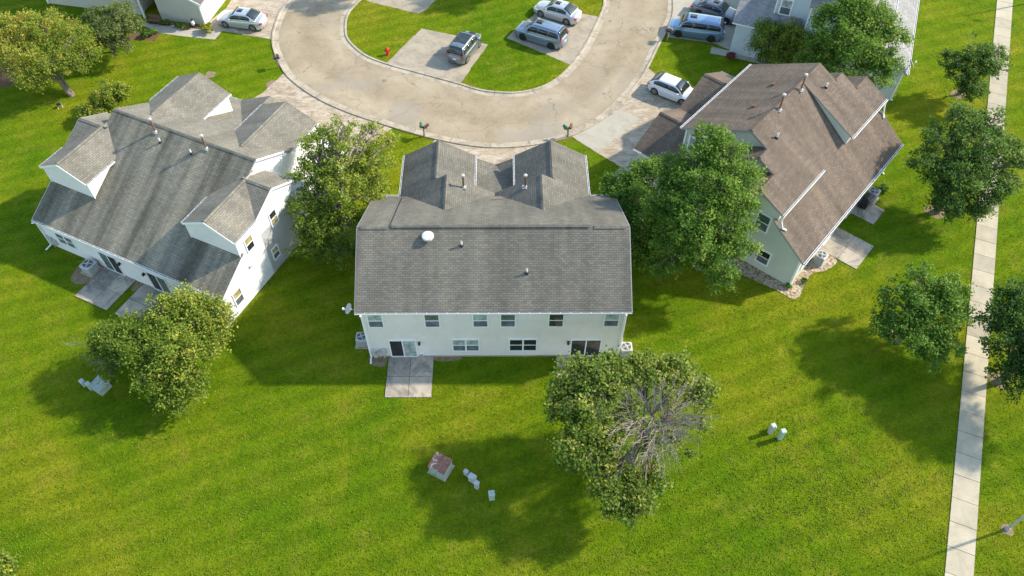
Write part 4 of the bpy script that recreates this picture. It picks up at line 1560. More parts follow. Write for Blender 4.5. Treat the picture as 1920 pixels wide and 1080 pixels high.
# small plants by the tan house and the blue grey house
for (px, py, r_, m, lab, nl) in ((388, 60, .62, M_leaf_gold, 'round bright yellow green plant at the corner of the white garage door', 2200),
                                 (336, 51, .30, M_leaf_green, 'small plant left of the lantern by the tan garage wall', 600),
                                 (350, 53, .28, M_leaf_gold, 'small plant between the striped pot and the garden lantern', 500),
                                 (312, 47, .35, M_leaf_green, 'green plant between the bench and the striped pot', 700),
                                 (289, 63, .30, M_leaf_green, 'bright plant at the foot of the white porch post', 500),
                                 (277, 69, .45, M_leaf_dark, 'dark plant in the corner of the porch flower bed', 900),
                                 (1370, 109, .38, plain('red_leaf', (.16, .05, .04), .8), 'small reddish shrub beside the walkway of the blue grey house', 900),
                                 (1655, 356, .35, M_leaf_green, 'leafy plant against the garden wall of the brown roofed house', 600),
                                 (1506, 530, .18, M_leaf_green, 'weed growing in the rock bed at the corner of the sage wall', 250),
                                 (1478, 541, .16, M_leaf_green, 'small weed at the tip of the rock bed', 200)):
    x, y = at(px, py)
    tree(x, y, [(0, 0, r_ * .6, r_, r_ * .9, r_ * .7)], nl, .07, m, lab, cat='plant', name='plant', trunk_r=.02, clus=.14, wob=.15, cpm=30, seedtint=.45)


# ------------------------------------------------------------------ grass tufts standing out of the turf
def inside(P, X, Y):
    P = np.array(P)
    c = np.zeros(len(X), bool)
    j = len(P) - 1
    for i in range(len(P)):
        xi, yi, xj, yj = P[i][0], P[i][1], P[j][0], P[j][1]
        c ^= ((yi > Y) != (yj > Y)) & (X < (xj - xi) * (Y - yi) / (yj - yi + 1e-12) + xi)
        j = i
    return c


NG = 300000
q = rng.random(NG)
GY = 9 + 68 * q ** 1.5
half = 23 + .66 * GY
GX = rng.uniform(-1, 1, NG) * half
keep = np.ones(NG, bool)
hard = [outc + [(60, 90), (-60, 90)]]
ring = inside(outc, GX, GY)
isle = inside(isl, GX, GY)
keep &= (~ring) | isle
for o in [o for o in bpy.data.objects if o.type == 'MESH' and o.get('kind') == 'structure' and o.name.split('.')[0] in ('driveway', 'driveway_pad', 'walkway', 'patio', 'sidewalk', 'rock_bed', 'mulch_bed', 'bare_patch')]:
    o_m = Matrix.Translation(o.location) @ Matrix.Rotation(o.rotation_euler.z, 4, 'Z')
    if o.name.split('.')[0] in ('patio', 'sidewalk'):
        co = np.array([v.co[:2] for v in o.data.vertices])
        x0, y0 = co.min(0); x1, y1 = co.max(0)
        corners = [(x0, y0), (x1, y0), (x1, y1), (x0, y1)]
        keep &= ~inside([(o_m @ Vector((a, b, 0)))[:2] for a, b in corners], GX, GY)
    else:
        for p in o.data.polygons:
            keep &= ~inside([(o_m @ o.data.vertices[i].co)[:2] for i in p.vertices], GX, GY)
for fr, x0, x1, y0, y1 in ((FM, -7.9, 7.9, 0, 14.6), (FL, 0, 15.8, 0, 15.9), (FR, -2.6, 12.3, -6.7, 7.3), (F4, -2.6, 12.3, -6.7, 7.3), (F5, -16.2, 0, 0, 9)):
    keep &= ~inside([toworld(fr, a, b) for a, b in ((x0, y0), (x1, y0), (x1, y1), (x0, y1))], GX, GY)
GX, GY, isle = GX[keep], GY[keep], isle[keep]
cxy = np.array([G(a, b) for a, b in zip(rng.normal(1560, 110, 420), rng.normal(900, 70, 420))] + [G(a, b) for a, b in zip(rng.uniform(0, 1700, 260), rng.uniform(760, 1075, 260))])
ci = rng.integers(0, len(cxy), 7500)
cp = cxy[ci] + rng.normal(size=(7500, 2)) * .10
ok = (cp[:, 0] < 23.0 + .427 * (cp[:, 1] - 13.67)) & (cp[:, 1] > 9)
cp = cp[ok]
GX, GY, isle = np.append(GX, cp[:, 0]), np.append(GY, cp[:, 1]), np.append(isle, np.zeros(len(cp), bool))
wob_ = .5 + .22 * np.sin(GX * .31 + 2 * np.sin(GY * .17)) + .18 * np.sin(GY * .53 + GX * .22)
M_tuft = m_leaf('grass_blade', (.066, .142, .004), (.122, .198, .008), (.27, .285, .035), .2)
gr = leaf_mesh('grass', np.stack([GX, GY, np.where(isle, .05, .022) + rng.uniform(0, .02, len(GX))], 1), .036, M_tuft, np.append(rng.normal(.48, .18, len(GX) - len(cp)), rng.normal(.72, .1, len(cp))) + (wob_ - .5) * .5, up=.45)
tag(gr, kind='stuff')

# ------------------------------------------------------------------ cars
def paint(name, c, metal=.55):
    t = NT(name)
    t.base(c, .28, .5, metal)
    t.p.inputs['Coat Weight'].default_value = 1.0
    t.p.inputs['Coat Roughness'].default_value = .04
    return t.m


M_cg = m_glass('car_glass', (.018, .024, .022), .03, .8)
M_tyre = plain('tyre_rubber', (.02, .02, .02), .85)
M_rim = plain('alloy_rim', (.50, .51, .52), .3, .5, .8)
M_rimb = plain('black_rim', (.03, .03, .03), .35, .5, .2)
M_tail = plain('red_tail_lamp', (.42, .015, .02), .2, .6, coat=1)
M_head = plain('clear_head_lamp', (.36, .38, .40), .1, .8, coat=1)
M_plast = plain('black_plastic', (.03, .03, .032), .6)


def car(name, wf, wr, side, label, col, spec, rim=None, cat='car', rails=False, sunroof=None, group='cars parked around the bend'):
    """wf, wr: ground contacts of the front and rear wheel on the near side; side=+1 if that is the car's left"""
    L_, Wc, Hc, prof, cab = spec['L'], spec['W'], spec['H'], spec['prof'], spec['cab']
    wf, wr = Vector(wf), Vector(wr)
    d = (wf - wr).normalized()
    mid = (wf + wr) / 2
    left = Vector((-d.y, d.x))
    mid = mid - left * side * (Wc / 2 - .12)
    rot = math.degrees(math.atan2(d.y, d.x))
    K = empty(name, mid.x, mid.y, rot, z=.02, label=label, cat=cat, group=group)
    wb = spec['wb']
    xs = np.linspace(-L_ / 2, L_ / 2, 41)
    px_, pz_ = zip(*prof)
    zt = np.interp(xs, px_, pz_)
    hw = Wc / 2 * np.clip(1 - np.abs(xs / (L_ / 2)) ** 5 * .22 - np.abs(xs / (L_ / 2)) ** 14 * .22, 0, 1)
    mb = MB()
    V = []
    for x_, z_, w_ in zip(xs, zt, hw):
        zb = .20 + .10 * max(0, abs(x_) / (L_ / 2) - .8) / .2
        arch = min(abs(x_ - wb / 2), abs(x_ + wb / 2))
        zs = zb
        if arch < .37:
            zs = max(zb, .34 + math.sqrt(max(0, .37 ** 2 - arch ** 2)) * .98)
        zs = min(zs, z_ - .12)
        sec = [(0, z_), (w_ * .55, z_ - .008), (w_ * .82, z_ - .035), (w_ * .94, z_ - .09), (w_ * .995, z_ - .20 * (z_ - .2)), (w_, zs + (z_ - zs) * .45), (w_ * .985, zs + (z_ - zs) * .12), (w_ * .97, zs)]
        row = [(x_, -a, b) for a, b in reversed(sec)] + [(x_, a, b) for a, b in sec[1:]]
        V.append(row)
    m_ = len(V[0])
    Fs = []
    for i in range(len(V) - 1):
        for j in range(m_ - 1):
            Fs.append((i * m_ + j, i * m_ + j + 1, (i + 1) * m_ + j + 1, (i + 1) * m_ + j))
    Fs.append(tuple(range(m_)))
    Fs.append(tuple((len(V) - 1) * m_ + j for j in range(m_)))
    mb.shell([p for r_ in V for p in r_], Fs, col)
    body = mb.build('body', K, smooth=True, fix=True)
    mb = MB()
    mb.box((-L_ / 2 + .25, -Wc / 2 + .16, .18), (L_ / 2 - .25, Wc / 2 - .16, .55), M_plast)
    mb.box((-L_ / 2 + .02, -Wc / 2 + .35, .25), (-L_ / 2 + .1, Wc / 2 - .35, .42), M_plast)
    mb.box((L_ / 2 - .10, -Wc / 2 + .35, .25), (L_ / 2 - .01, Wc / 2 - .35, .50), M_plast)
    mb.build('underbody', K)
    # cabin hull
    xa, xb, xc, xd = cab
    zb_ = lambda x_: float(np.interp(x_, px_, pz_)) - .03
    wB, wT = Wc / 2 * .93, Wc / 2 * .70
    hull = []
    N_ = 25
    for x_ in np.linspace(xd, xa, N_):
        if x_ > xb:
            f = (xa - x_) / (xa - xb)
        elif x_ < xc:
            f = (x_ - xd) / max(1e-6, (xc - xd))
        else:
            f = 1
        f = max(0.0, min(1.0, f))
        crown = .035 * math.sin(math.pi * (x_ - xd) / (xa - xd))
        z0 = zb_(x_)
        zt_ = z0 + (Hc - z0) * math.sin(f * math.pi / 2) ** .9 + crown * f
        wt = wB + (wT - wB) * f
        zt_ = max(zt_, z0 + .001)
        hull.append([(x_, -wB, z0 - .05), (x_, -wB + .01, z0), (x_, -(wt + .02), z0 + (zt_ - z0) * .88), (x_, -wt * .9, z0 + (zt_ - z0) * .97), (x_, -wt * .45, zt_), (x_, 0, zt_ + .01 * f),
                     (x_, wt * .45, zt_), (x_, wt * .9, z0 + (zt_ - z0) * .97), (x_, wt + .02, z0 + (zt_ - z0) * .88), (x_, wB - .01, z0), (x_, wB, z0 - .05)])
    mb = MB()
    m_ = len(hull[0])
    Fs = [(i * m_ + j, i * m_ + j + 1, (i + 1) * m_ + j + 1, (i + 1) * m_ + j) for i in range(N_ - 1) for j in range(m_ - 1)]
    Fs += [tuple(range(m_)), tuple((N_ - 1) * m_ + j for j in range(m_))]
    mb.shell([p for r_ in hull for p in r_], Fs, col)
    mb.build('cabin', K, smooth=True, fix=True)

    def hp(x_, j, t, out=.012):
        """point on the hull at station x, between section points j and j+1"""
        q = (x_ - xd) / (xa - xd) * (N_ - 1)
        i = int(max(0, min(N_ - 2, math.floor(q))))
        k = q - i
        A_ = [Vector(hull[i][a]).lerp(Vector(hull[i + 1][a]), k) for a in range(m_)]
        return A_[j].lerp(A_[j + 1], t)

    def glass(pname, rows, m=M_cg, out=.015, up=(0, 0, 1)):
        """rows: list of lists of points forming a grid, pushed outwards"""
        g = MB()
        a = Vector(rows[0][0]); b = Vector(rows[0][-1]); c = Vector(rows[-1][0])
        nr = (b - a).cross(c - a).normalized()
        if nr.dot(Vector(up)) < 0:
            nr = -nr
        V_ = [Vector(p) + nr * out for r_ in rows for p in r_]
        w_ = len(rows[0])
        F_ = [(i * w_ + j, i * w_ + j + 1, (i + 1) * w_ + j + 1, (i + 1) * w_ + j) for i in range(len(rows) - 1) for j in range(w_ - 1)]
        g.shell(V_, F_, m)
        ob = g.build(pname, K, smooth=True)
        ob.modifiers.new('t', 'SOLIDIFY').thickness = -.008
        return ob
    # windscreen and rear window wrap over section points 2..8
    rows = []
    for x_ in np.linspace(xa - .06, xb + .03, 7):
        rows.append([hp(x_, 2, .75), hp(x_, 3, .5), hp(x_, 4, .5), hp(x_, 5, .5), hp(x_, 6, .5), hp(x_, 7, .25)])
    glass('windscreen', rows)
    rows = []
    for x_ in np.linspace(xc - .03, xd + (.05 if spec.get('fast', 1) else .03), 7):
        rows.append([hp(x_, 2, .75), hp(x_, 3, .5), hp(x_, 4, .5), hp(x_, 5, .5), hp(x_, 6, .5), hp(x_, 7, .25)])
    glass('rear_window', rows)
    for sgn in (1, -1):
        j = 8 if sgn > 0 else 1
        lo, hi = (.86, .12) if sgn > 0 else (.14, .88)
        x0_, x1_ = xc - (xc - xd) * .45, xb + (xa - xb) * .62
        cuts = spec['cuts']
        bounds = [x1_] + cuts + [x0_]
        for a_, b_2 in zip(bounds, bounds[1:]):
            rws = []
            for x_ in np.linspace(a_ - .012, b_2 + .012, 5):
                rws.append([hp(x_, j, lo), hp(x_, j, hi)])
            glass('side_window', rws, up=(0, sgn, 0))
        g = MB()
        g.obox((xb + (xa - xb) * .55, sgn * (Wc / 2 + .06), zb_(xa - .2) + .08), (.07, 0, 0), (0, .10, 0), (0, 0, .065), col if not spec.get('bm') else M_plast)
        g.build('wing_mirror', K)
        for xw in (wb / 2, -wb / 2):
            g = MB()
            yw = sgn * (Wc / 2 - .13)
            rw = spec['rw']
            g.tube([(xw, yw - .11, rw), (xw, yw - .09, rw), (xw, yw + .09, rw), (xw, yw + .11, rw)], [rw - .03, rw, rw, rw - .03], M_tyre, 24)
            wh = g.build('wheel', K)
            g = MB()
            ys = yw + sgn * .112
            rm = rim or M_rim
            g.tube([(xw, yw + sgn * .06, rw), (xw, ys, rw)], rw * .25, rm, 12)
            for k in range(7):
                a = k * 2 * math.pi / 7
                g.beam((xw, ys, rw), (xw + rw * .68 * math.cos(a), ys, rw + rw * .68 * math.sin(a)), .05, .012, rm, up=(0, 1, 0))
            n_ = 24
            VV = []
            for k in range(n_):
                a = k * 2 * math.pi / n_
                VV += [(xw + rw * .66 * math.cos(a), ys + sgn * .004, rw + rw * .66 * math.sin(a)), (xw + rw * .74 * math.cos(a), ys, rw + rw * .74 * math.sin(a))]
            g.shell(VV, [(2 * k, 2 * k + 1, (2 * k + 3) % (2 * n_), (2 * k + 2) % (2 * n_)) for k in range(n_)], rm)
            g.build('rim', wh)
        zf = float(np.interp(L_ / 2 - .25, px_, pz_))
        zk = float(np.interp(-L_ / 2 + .12, px_, pz_))
        g = MB()
        g.obox((L_ / 2 - .30, sgn * (Wc / 2 - .29), zf - .115), (.17, -.05 * sgn, -.03), (0, .11, 0), (0, 0, .05), M_head)
        g.build('headlight', K)
        g = MB()
        tz = zk - .14 if not spec.get('tall') else zk - .02
        g.obox((-L_ / 2 + .15, sgn * (Wc / 2 - .235), tz), (.10, 0, 0), (0, .13, 0), (0, 0, .075), M_tail)
        g.build('tail_lamp', K)
        if rails:
            g = MB()
            xs_ = np.linspace(xb - .15, xc + .1, 6)
            pts = [hp(v_, 7 if sgn > 0 else 2, .5 if sgn > 0 else .5) + Vector((0, 0, .05)) for v_ in xs_]
            g.tube(pts, .022, M_plast, 6)
            g.build('roof_rail', K)
    g = MB()
    g.box((-L_ / 2 - .012, -.17, .62), (-L_ / 2 + .05, .17, .74), M_white_pl)
    g.build('plate', K)
    if sunroof:
        a_, b_2 = sunroof
        rws = [[hp(v_, 4, .1), hp(v_, 5, .0), hp(v_, 5, .9)] for v_ in np.linspace(a_, b_2, 6)]
        glass('sunroof', rws, M_glass_dark, .012)
    g = MB()
    g.tube([hp(xc + .15, 5, 0), hp(xc + .12, 5, 0) + Vector((-.04, 0, .05))], [.03, .012], M_plast, 6)
    g.build('antenna', K)
    return K


SEDAN = dict(L=4.65, W=1.80, H=1.42, wb=2.68, rw=.32, prof=[(-2.33, .62), (-2.28, .88), (-2.1, .99), (-1.4, 1.02), (0, .96), (1.0, .94), (1.9, .82), (2.22, .68), (2.33, .48)],
             cab=(1.05, .28, -.85, -1.72), cuts=[-.22])
SUV = dict(L=4.85, W=1.93, H=1.74, wb=2.82, rw=.38, prof=[(-2.42, .7), (-2.39, 1.05), (-2.2, 1.14), (0, 1.10), (1.15, 1.10), (2.05, .98), (2.33, .84), (2.42, .55)],
           cab=(1.25, .60, -1.85, -2.30), cuts=[.02, -1.02], tall=1, fast=0)
JEEP = dict(L=4.2, W=1.84, H=1.68, wb=2.55, rw=.36, prof=[(-2.1, .7), (-2.08, 1.0), (-1.95, 1.08), (0, 1.06), (.95, 1.06), (1.8, .98), (2.04, .86), (2.1, .55)],
            cab=(1.05, .55, -1.62, -2.00), cuts=[-.05, -.95], tall=1, fast=0)
HATCH = dict(L=4.25, W=1.78, H=1.44, wb=2.62, rw=.32, prof=[(-2.15, .6), (-2.12, .92), (-1.95, 1.02), (0, .98), (.95, .96), (1.75, .84), (2.06, .70), (2.15, .48)],
             cab=(1.20, .32, -1.12, -1.98), cuts=[-.18], fast=0)
VAN = dict(L=5.15, W=1.99, H=1.72, wb=3.0, rw=.37, prof=[(-2.57, .7), (-2.54, 1.02), (-2.35, 1.12), (0, 1.04), (1.3, 1.02), (2.2, .86), (2.48, .72), (2.57, .5)],
           cab=(1.65, .85, -1.98, -2.45), cuts=[.35, -.95], tall=1, fast=0)

P_silver = paint('silver_paint', (.56, .57, .58))
P_silver2 = paint('pale_silver_paint', (.58, .59, .58))
P_blue = paint('steel_blue_paint', (.24, .30, .38))
P_blue2 = paint('blue_paint', (.19, .29, .41))
P_grey = paint('graphite_paint', (.17, .195, .21))
P_white = paint('white_paint', (.64, .66, .68), .1)
P_dark = paint('dark_grey_paint', (.15, .16, .17))
car('parked_car', (-26.6, 63.15), (-24.03, 62.63), 1, 'silver sedan with sunroof parked in front of the white garage door, top left', P_silver, SEDAN, sunroof=(.22, -.30))
car('parked_car', (2.45, 65.35), (4.85, 64.05), 1, 'pale silver sedan on the island pad, beyond the steel blue SUV', P_silver2, SEDAN, sunroof=(.22, -.30))
car('parked_car', (.80, 61.58), (3.30, 60.28), 1, 'steel blue SUV with roof rails on the island pad', P_blue, SUV, rim=M_rimb, rails=True, sunroof=(.48, -.12))
jp = car('parked_car', (-3.19, 60.43), (-4.15, 58.16), -1, 'dark grey compact SUV with dark glass roof, alone on the island driveway', P_grey, JEEP, rails=True, sunroof=None)
g = MB()
g.box((-1.05, -.56, 1.702), (.40, .56, 1.728), M_glass_dark)
g.build('glass_roof', jp)
g = MB()
g.box((1.02, -.30, 1.035), (1.75, .30, 1.052), M_plast)
g.build('bonnet_decal', jp)
car('parked_car', (13.99, 52.61), (12.07, 53.88), -1, 'white hatchback nosed in to the brown roofed garage', P_white, HATCH)
car('parked_car', (15.0, 62.32), (17.85, 61.60), 1, 'blue minivan with black wheels and roof window, parked outside the blue grey house', P_blue2, VAN, rim=M_rimb, sunroof=(.72, .10))
car('parked_car', (19.84, 64.32), (17.2, 65.75), -1, 'dark grey sedan beyond the blue minivan, near the top edge', P_dark, SEDAN, rim=M_rimb, sunroof=(.15, -.35))


# ------------------------------------------------------------------ yard objects
def rbox(mb, x0, y0, z0, x1, y1, z1, m, r=.04):
    """box with rounded vertical edges and a softened top"""
    pts = []
    for cx, cy, a0 in ((x1 - r, y1 - r, 0), (x0 + r, y1 - r, 90), (x0 + r, y0 + r, 180), (x1 - r, y0 + r, 270)):
        for k in range(4):
            a = R(a0 + 30 * k)
            pts.append((cx + r * math.cos(a), cy + r * math.sin(a)))
    n_ = len(pts)
    cx, cy = (x0 + x1) / 2, (y0 + y1) / 2
    rings = []
    for z_, s_ in ((z0, 1), (z1 - r, 1), (z1 - r * .3, 1 - r * .5 / max(.1, x1 - x0)), (z1, 1 - r * 1.6 / max(.1, x1 - x0))):
        rings.append([(cx + (px - cx) * s_, cy + (py - cy) * s_, z_) for px, py in pts])
    V_ = [p for q in rings for p in q]
    F_ = [(i * n_ + j, i * n_ + (j + 1) % n_, (i + 1) * n_ + (j + 1) % n_, (i + 1) * n_ + j) for i in range(3) for j in range(n_)]
    F_ += [tuple(range(n_ - 1, -1, -1)), tuple(3 * n_ + j for j in range(n_))]
    mb.shell(V_, F_, m)


M_acd = plain('ac_louvre', (.20, .20, .195), .6)


def ac_unit(x, y, rot, label, h=.78, w_=.68, proto=None):
    K = empty('ac_unit', x, y, rot, z=.0, label=label, cat='air conditioner', group='air conditioning units beside the houses')
    g = MB()
    g.box((-w_ / 2 - .12, -w_ / 2 - .12, 0), (w_ / 2 + .12, w_ / 2 + .12, .07), M_curb)
    g.build('pad', K)
    g = MB()
    rbox(g, -w_ / 2, -w_ / 2, .07, w_ / 2, w_ / 2, h, M_acd, .07)
    for k in range(9):
        z_ = .14 + k * (h - .26) / 8
        rbox(g, -w_ / 2 - .012, -w_ / 2 - .012, z_, w_ / 2 + .012, w_ / 2 + .012, z_ + .03, M_ac, .07)
    g.build('body', K)
    g = MB()
    rbox(g, -w_ / 2 - .03, -w_ / 2 - .03, h - .06, w_ / 2 + .03, w_ / 2 + .03, h + .015, M_ac, .09)
    g.tube([(0, 0, h + .0), (0, 0, h + .024)], w_ * .42, M_dark, 28)
    top = g.build('top', K)
    g = MB()
    for k in range(4):
        rr_ = w_ * (.10 + .095 * k)
        g.tube([(rr_ * math.cos(a), rr_ * math.sin(a), h + .045) for a in np.linspace(0, 2 * math.pi, 25)], .007, M_ac, 4, cap=False)
    g.tube([(0, 0, h + .03), (0, 0, h + .06)], w_ * .12, M_ac, 16)
    for k in range(4):
        a = k * math.pi / 2 + .4
        g.beam((0, 0, h + .03), (w_ * .40 * math.cos(a), w_ * .40 * math.sin(a), h + .03), .10, .006, M_ac)
    g.build('fan_guard', K)
    return K


def fpt(fr, u, v):
    return toworld(fr, u, v)


ac_unit(*fpt(FM, -8.52, 1.05), FM[2], 'air conditioner at the left end of the middle house')
ac_unit(*fpt(FM, 8.40, .20), FM[2], 'air conditioner at the right end of the middle house')
ac_unit(*fpt(FL, 4.25, -.62), FL[2], 'air conditioner against the shaded garden wall of the white house', w_=.82, h=.72)
ac_unit(*fpt(FR, .72, -7.30), FR[2], 'air conditioner in the rock bed by the sage wall', h=.85)
ac_unit(*fpt(FR, 9.0, -7.35), FR[2], 'air conditioner beside the covered grill, under the brown eave', h=.9, w_=.72)

# covered grill
K = empty('grill', *fpt(FR, 7.95, -7.3), FR[2], label='black covered grill on the small patio under the brown eave', cat='grill')
g = MB()
rbox(g, -.45, -.28, .15, .45, .28, .82, M_fix, .08)
g.build('cart', K)
g = MB()
g.tube([(-.36, 0, .85), (.36, 0, .85)], .25, M_plast, 14)
g.build('lid', K)
g = MB()
g.tube([(-.3, -.32, .9), (.3, -.32, .9)], .015, M_galv, 6)
g.build('handle', K)

# utility cabinets
M_rustm = m_rust()
M_cab = plain('cabinet_green_grey', (.34, .40, .34), .6, var=.25)
M_ped = plain('pedestal_grey', (.42, .44, .43), .5, var=.15)
M_pedg = plain('pedestal_pale_green', (.36, .45, .38), .5, var=.12)
x, y = at(827, 880)
K = empty('transformer', x, y, -27, label='rust topped utility transformer on the back lawn', cat='transformer')
g = MB()
g.box((-.50, -.46, 0), (.50, .46, .78), M_cab)
g.box((-.42, -.475, .08), (-.02, -.455, .55), M_cab)
g.box((.02, -.475, .08), (.42, -.455, .55), M_cab)
g.build('cabinet', K)
g = MB()
g.slab([(-.54, -.50, .82), (.54, -.50, .82), (.54, .50, .88), (-.54, .50, .88)], M_rustm, .06, M_rustm)
g.build('lid', K)
g = MB()
g.box((-.60, -.56, -.02), (.60, .56, .05), M_curb)
g.build('pad', K)


def pedestal(px, py, rot, w_, d_, h, m, label, lid=True):
    x, y = at(px, py)
    K = empty('utility_pedestal', x, y, rot, label=label, cat='utility box', group='utility pedestals on the lawns')
    g = MB()
    rbox(g, -w_ / 2, -d_ / 2, 0, w_ / 2, d_ / 2, h * .8, m, .04)
    g.build('body', K)
    g = MB()
    rbox(g, -w_ / 2 - .02, -d_ / 2 - .02, h * .74, w_ / 2 + .02, d_ / 2 + .02, h, m, .05)
    g.build('cap', K)
    return K


pedestal(874, 889, -30, .24, .22, .45, M_ped, 'smallest upper left box of the three by the rusty transformer')
pedestal(886, 901, -30, .42, .30, .62, M_ped, 'widest box, middle of the three by the rusty transformer')
pedestal(894, 914, -30, .26, .22, .75, M_ped, 'narrow lower right box of the three by the rusty transformer')
pedestal(922, 934, 10, .32, .30, .75, M_pedg, 'lone pale green pedestal right of the three grey boxes')
pedestal(1447, 806, 8, .28, .26, .50, M_ped, 'shorter grey box behind its taller neighbour on the right lawn')
pedestal(1443, 811, 18, .26, .24, .95, M_ped, 'taller grey box in front of its shorter neighbour on the right lawn')
pedestal(1461, 822, 12, .28, .26, 1.0, M_pedg, 'pale green pedestal right of the two grey boxes on the right lawn')
pedestal(159, 722, -35, .28, .24, .55, M_ped, 'small grey green box at the far left, by the olive green tree')
pedestal(172, 729, -35, .26, .24, .7, M_pedg, 'narrow pale box between its neighbours under the olive green tree')
x, y = at(192, 728)
K = empty('transformer', x, y, -30, label='grey green transformer half under the branches of the olive green tree', cat='transformer')
g = MB()
g.box((-.45, -.4, 0), (.45, .4, .5), M_cab)
g.build('cabinet', K)
g = MB()
g.slab([(-.48, -.44, .54), (.48, -.44, .54), (.48, .44, .58), (-.48, .44, .58)], M_cab, .05, M_cab)
g.build('lid', K)

# hydrant
M_red = plain('hydrant_red', (.55, .03, .02), .45, var=.2)
x, y = at(727, 103)
K = empty('fire_hydrant', x, y, 10, z=.03, label='red fire hydrant on the island lawn', cat='hydrant')
g = MB()
g.tube([(0, 0, 0), (0, 0, .05), (0, 0, .06), (0, 0, .5), (0, 0, .52), (0, 0, .56)], [.19, .19, .13, .12, .17, .17], M_red, 16)
g.build('barrel', K, smooth=False)
g = MB()
g.tube([(0, 0, .56), (0, 0, .62), (0, 0, .70), (0, 0, .72)], [.15, .14, .07, .03], M_red, 14)
g.tube([(0, 0, .71), (0, 0, .77)], .035, M_red, 6)
g.build('bonnet', K)
for d_ in ((.25, 0), (-.25, 0), (0, -.24)):
    g = MB()
    g.tube([(0, 0, .42), (d_[0], d_[1], .42)], .075, M_red, 12)
    g.tube([(d_[0] * .85, d_[1] * .85, .42), (d_[0] * 1.05, d_[1] * 1.05, .42)], .095, M_red, 8)
    g.build('nozzle', K)

# mailboxes
M_wood = plain('weathered_post', (.30, .25, .19), .85, var=.3)
M_mbk = plain('mailbox_black', (.035, .035, .038), .4)
M_mbg = plain('mailbox_green', (.02, .13, .06), .45)
M_mbb = plain('mailbox_brown', (.12, .055, .035), .5)


def mailboxes(px, py, rot, boxes, label):
    x, y = at(px, py)
    K = empty('mailbox', x, y, rot, label=label, cat='mailbox', group='mailboxes along the kerb')
    g = MB()
    g.beam((0, 0, 0), (0, 0, 1.05), .11, .11, M_wood, up=(1, 0, 0))
    g.beam((-.36, 0, .98), (.36, 0, .98), .12, .09, M_wood)
    g.build('post', K)
    for (dx, m, tw) in boxes:
        g = MB()
        prof = [(-.10, 0), (-.10, .12)] + [(-.10 * math.cos(a), .12 + .10 * math.sin(a)) for a in np.linspace(.3, math.pi - .3, 6)] + [(.10, .12), (.10, 0)]
        c, s_ = math.cos(R(tw)), math.sin(R(tw))
        P0 = [(dx + c * a + s_ * .26, s_ * a - c * .26, 1.03 + b) for a, b in prof]
        g.prism(P0, (-s_ * .52, c * .52, 0), m)
        b_ = g.build('box', K)
        g = MB()
        g.obox((dx + c * .115, s_ * .115, 1.16), (.01, 0, 0), (0, .02, 0), (0, 0, .10), M_red)
        g.build('flag', b_)


mailboxes(523, 127, 20, [(-.12, M_mbk, 0), (.14, M_mbk, 0)], 'pair of black mailboxes on a pale post, beside the left curve of the kerb')
mailboxes(796, 256, -15, [(-.20, M_mbg, 25), (.20, M_mbk, -25)], 'green and black mailboxes on one post, behind the roof of the middle house at left')
mailboxes(1064, 258, 15, [(-.22, M_mbg, 20), (.20, M_mbb, -30)], 'green and brown mailboxes on one post, behind the roof of the middle house at right')
mailboxes(1251, 76, 60, [(-.16, M_mbk, 0), (.18, plain('mailbox_tan', (.36, .31, .22), .6), 0)], 'dark mailboxes at the nose of the blue minivan')


# street lights
def street_light(bx, by, ang, label, h=4.7):
    K = empty('street_lamp', bx, by, ang, label=label, cat='street lamp', group='street lamps by the sidewalk')
    g = MB()
    g.tube([(0, 0, 0), (0, 0, .05), (0, 0, .25)], [.14, .14, .10], M_galv, 14)
    g.build('base', K)
    g = MB()
    g.tube([(0, 0, .2), (0, 0, h)], [.085, .055], M_galv, 12)
    g.build('pole', K)
    g = MB()
    g.tube([(0, 0, h - .2), (.5, 0, h + .15), (1.2, 0, h + .25)], [.04, .035, .03], M_galv, 8)
    g.build('arm', K)
    g = MB()
    g.tube([(1.15, 0, h + .24), (1.3, 0, h + .26), (1.7, 0, h + .24), (1.8, 0, h + .22)], [.05, .12, .12, .04], M_galv, 10)
    g.build('lamp_head', K)


street_light(*at(1888, 992), -25, 'grey street lamp whose foot shows at the bottom right edge', 4.5)
tx, ty = at(1800, 32)
street_light(tx + 7.4, ty + 2.4, -25, 'grey street lamp past the top right edge whose shadow crosses the sidewalk', 5.2)

# things by the tan house
M_benchw = plain('bench_wood', (.16, .085, .06), .75)
x, y = fpt(F5, -4.0, -.1)
x, y = at(292, 45)
K = empty('garden_bench', x, y, -11, label='brown bench against the tan wall under the porch', cat='bench')
for nm, bx in (('seat', (-.55, -.22, .40, .55, .18, .45)), ('backrest', (-.55, .16, .5, .55, .21, .88)), ('leg', (-.52, -.2, 0, -.45, .18, .40)), ('leg', (.45, -.2, 0, .52, .18, .40))):
    g = MB()
    g.box(bx[:3], bx[3:], M_benchw)
    g.build(nm, K)
M_blue = plain('bin_blue', (.02, .10, .35), .5)
x, y = at(1394, 100)
K = empty('recycling_bin', x, y, 60, label='blue recycling bin behind the yellowish tree, by the garage of the blue grey house', cat='bin')
g = MB()
g.prism([(-.26, -.28, 0), (.26, -.28, 0), (.32, -.34, .95), (-.32, -.34, .95)], (0, .6, 0), M_blue)
g.build('body', K)
g = MB()
g.slab([(-.35, -.38, .98), (.35, -.38, .98), (.35, .32, 1.04), (-.35, .32, 1.04)], M_blue, .05, M_blue)
g.build('lid', K)
for sx in (-1, 1):
    g = MB()
    g.tube([(sx * .24, .30, .1), (sx * .31, .30, .1)], .1, M_tyre, 12)
    g.build('wheel', K)
x, y = at(137, 44)
K = empty('lawn_mower', x, y, -11, label='red lawn mower against the tan wall', cat='mower')
g = MB()
rbox(g, -.35, -.25, .12, .30, .25, .28, M_red, .08)
g.build('deck', K)
g = MB()
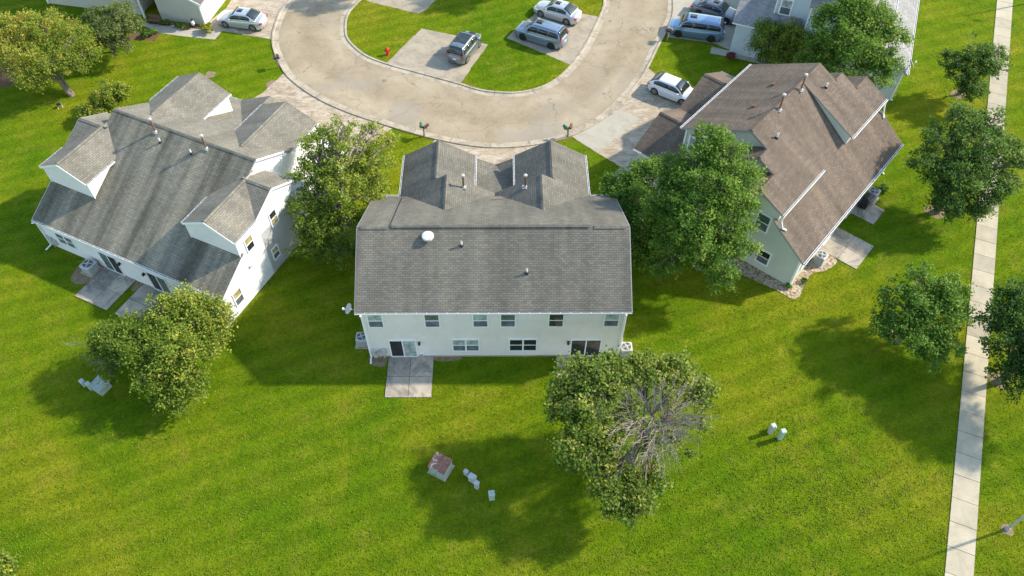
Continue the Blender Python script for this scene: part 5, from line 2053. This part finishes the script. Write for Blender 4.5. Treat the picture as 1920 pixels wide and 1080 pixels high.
g.tube([(-.02, 0, .26), (-.02, 0, .45)], .13, M_fix, 12)
g.build('engine', K)
g = MB()
g.tube([(-.3, -.2, .25), (-.95, -.2, .95), (-.95, .2, .95), (-.3, .2, .25)], .018, M_red, 6)
g.build('handle', K)
for sx in (-.3, .25):
    for sy in (-.28, .28):
        g = MB()
        g.tube([(sx, sy - .03, .1), (sx, sy + .03, .1)], .1, M_tyre, 12)
        g.build('wheel', K)
x, y = at(325, 50)
K = empty('plant_pot', x, y, 0, label='black and white striped pot among the plants by the tan wall', cat='plant pot')
g = MB()
for k in range(5):
    g.tube([(0, 0, k * .07), (0, 0, k * .07 + .069)], [.15 + k * .018, .165 + k * .018], M_white_pl if k % 2 else M_fix, 14)
g.build('pot', K)
g = MB()
g.tube([(0, 0, .345), (0, 0, .355)], .2, M_mulch, 12)
g.build('soil', K)
x, y = at(365, 53)
K = empty('garden_lantern', x, y, 0, label='pale garden lantern on a short post by the tan garage corner', cat='lantern')
g = MB()
g.tube([(0, 0, 0), (0, 0, .9)], .025, M_fix, 6)
g.build('post', K)
g = MB()
g.tube([(0, 0, .35), (0, 0, .5), (0, 0, .68), (0, 0, .75)], [.10, .16, .15, .05], M_white_pl, 12)
g.build('globe', K)
g = MB()
g.tube([(.02, 0, .9), (.02, 0, .93), (.02, 0, 1.0)], [.14, .14, .03], M_fix, 10)
g.build('cap', K)
# folding chair on the left lawn
x, y = at(113, 201)
K = empty('folding_chair', x, y, 215, label='small grey blue folding chair in the shade on the left lawn', cat='chair')
K.scale = (.75, .75, .75)
M_fab = plain('chair_fabric', (.05, .075, .09), .8)
g = MB(); g.box((-.24, -.22, .36), (.24, .20, .39), M_fab); g.build('seat', K)
g = MB(); g.prism([(-.24, .20, .40), (.24, .20, .40), (.24, .34, .80), (-.24, .34, .80)], (0, .02, 0), M_fab); g.build('backrest', K)
for sx in (-.25, .25):
    g = MB(); g.tube([(sx, -.25, 0), (sx, .22, .45), (sx, .36, .85)], .014, M_galv, 6); g.tube([(sx, .28, 0), (sx, -.2, .40)], .014, M_galv, 6); g.build('frame', K)

print('objects', len(bpy.data.objects), 'faces', sum(len(o.data.polygons) for o in bpy.data.objects if o.type == 'MESH'))
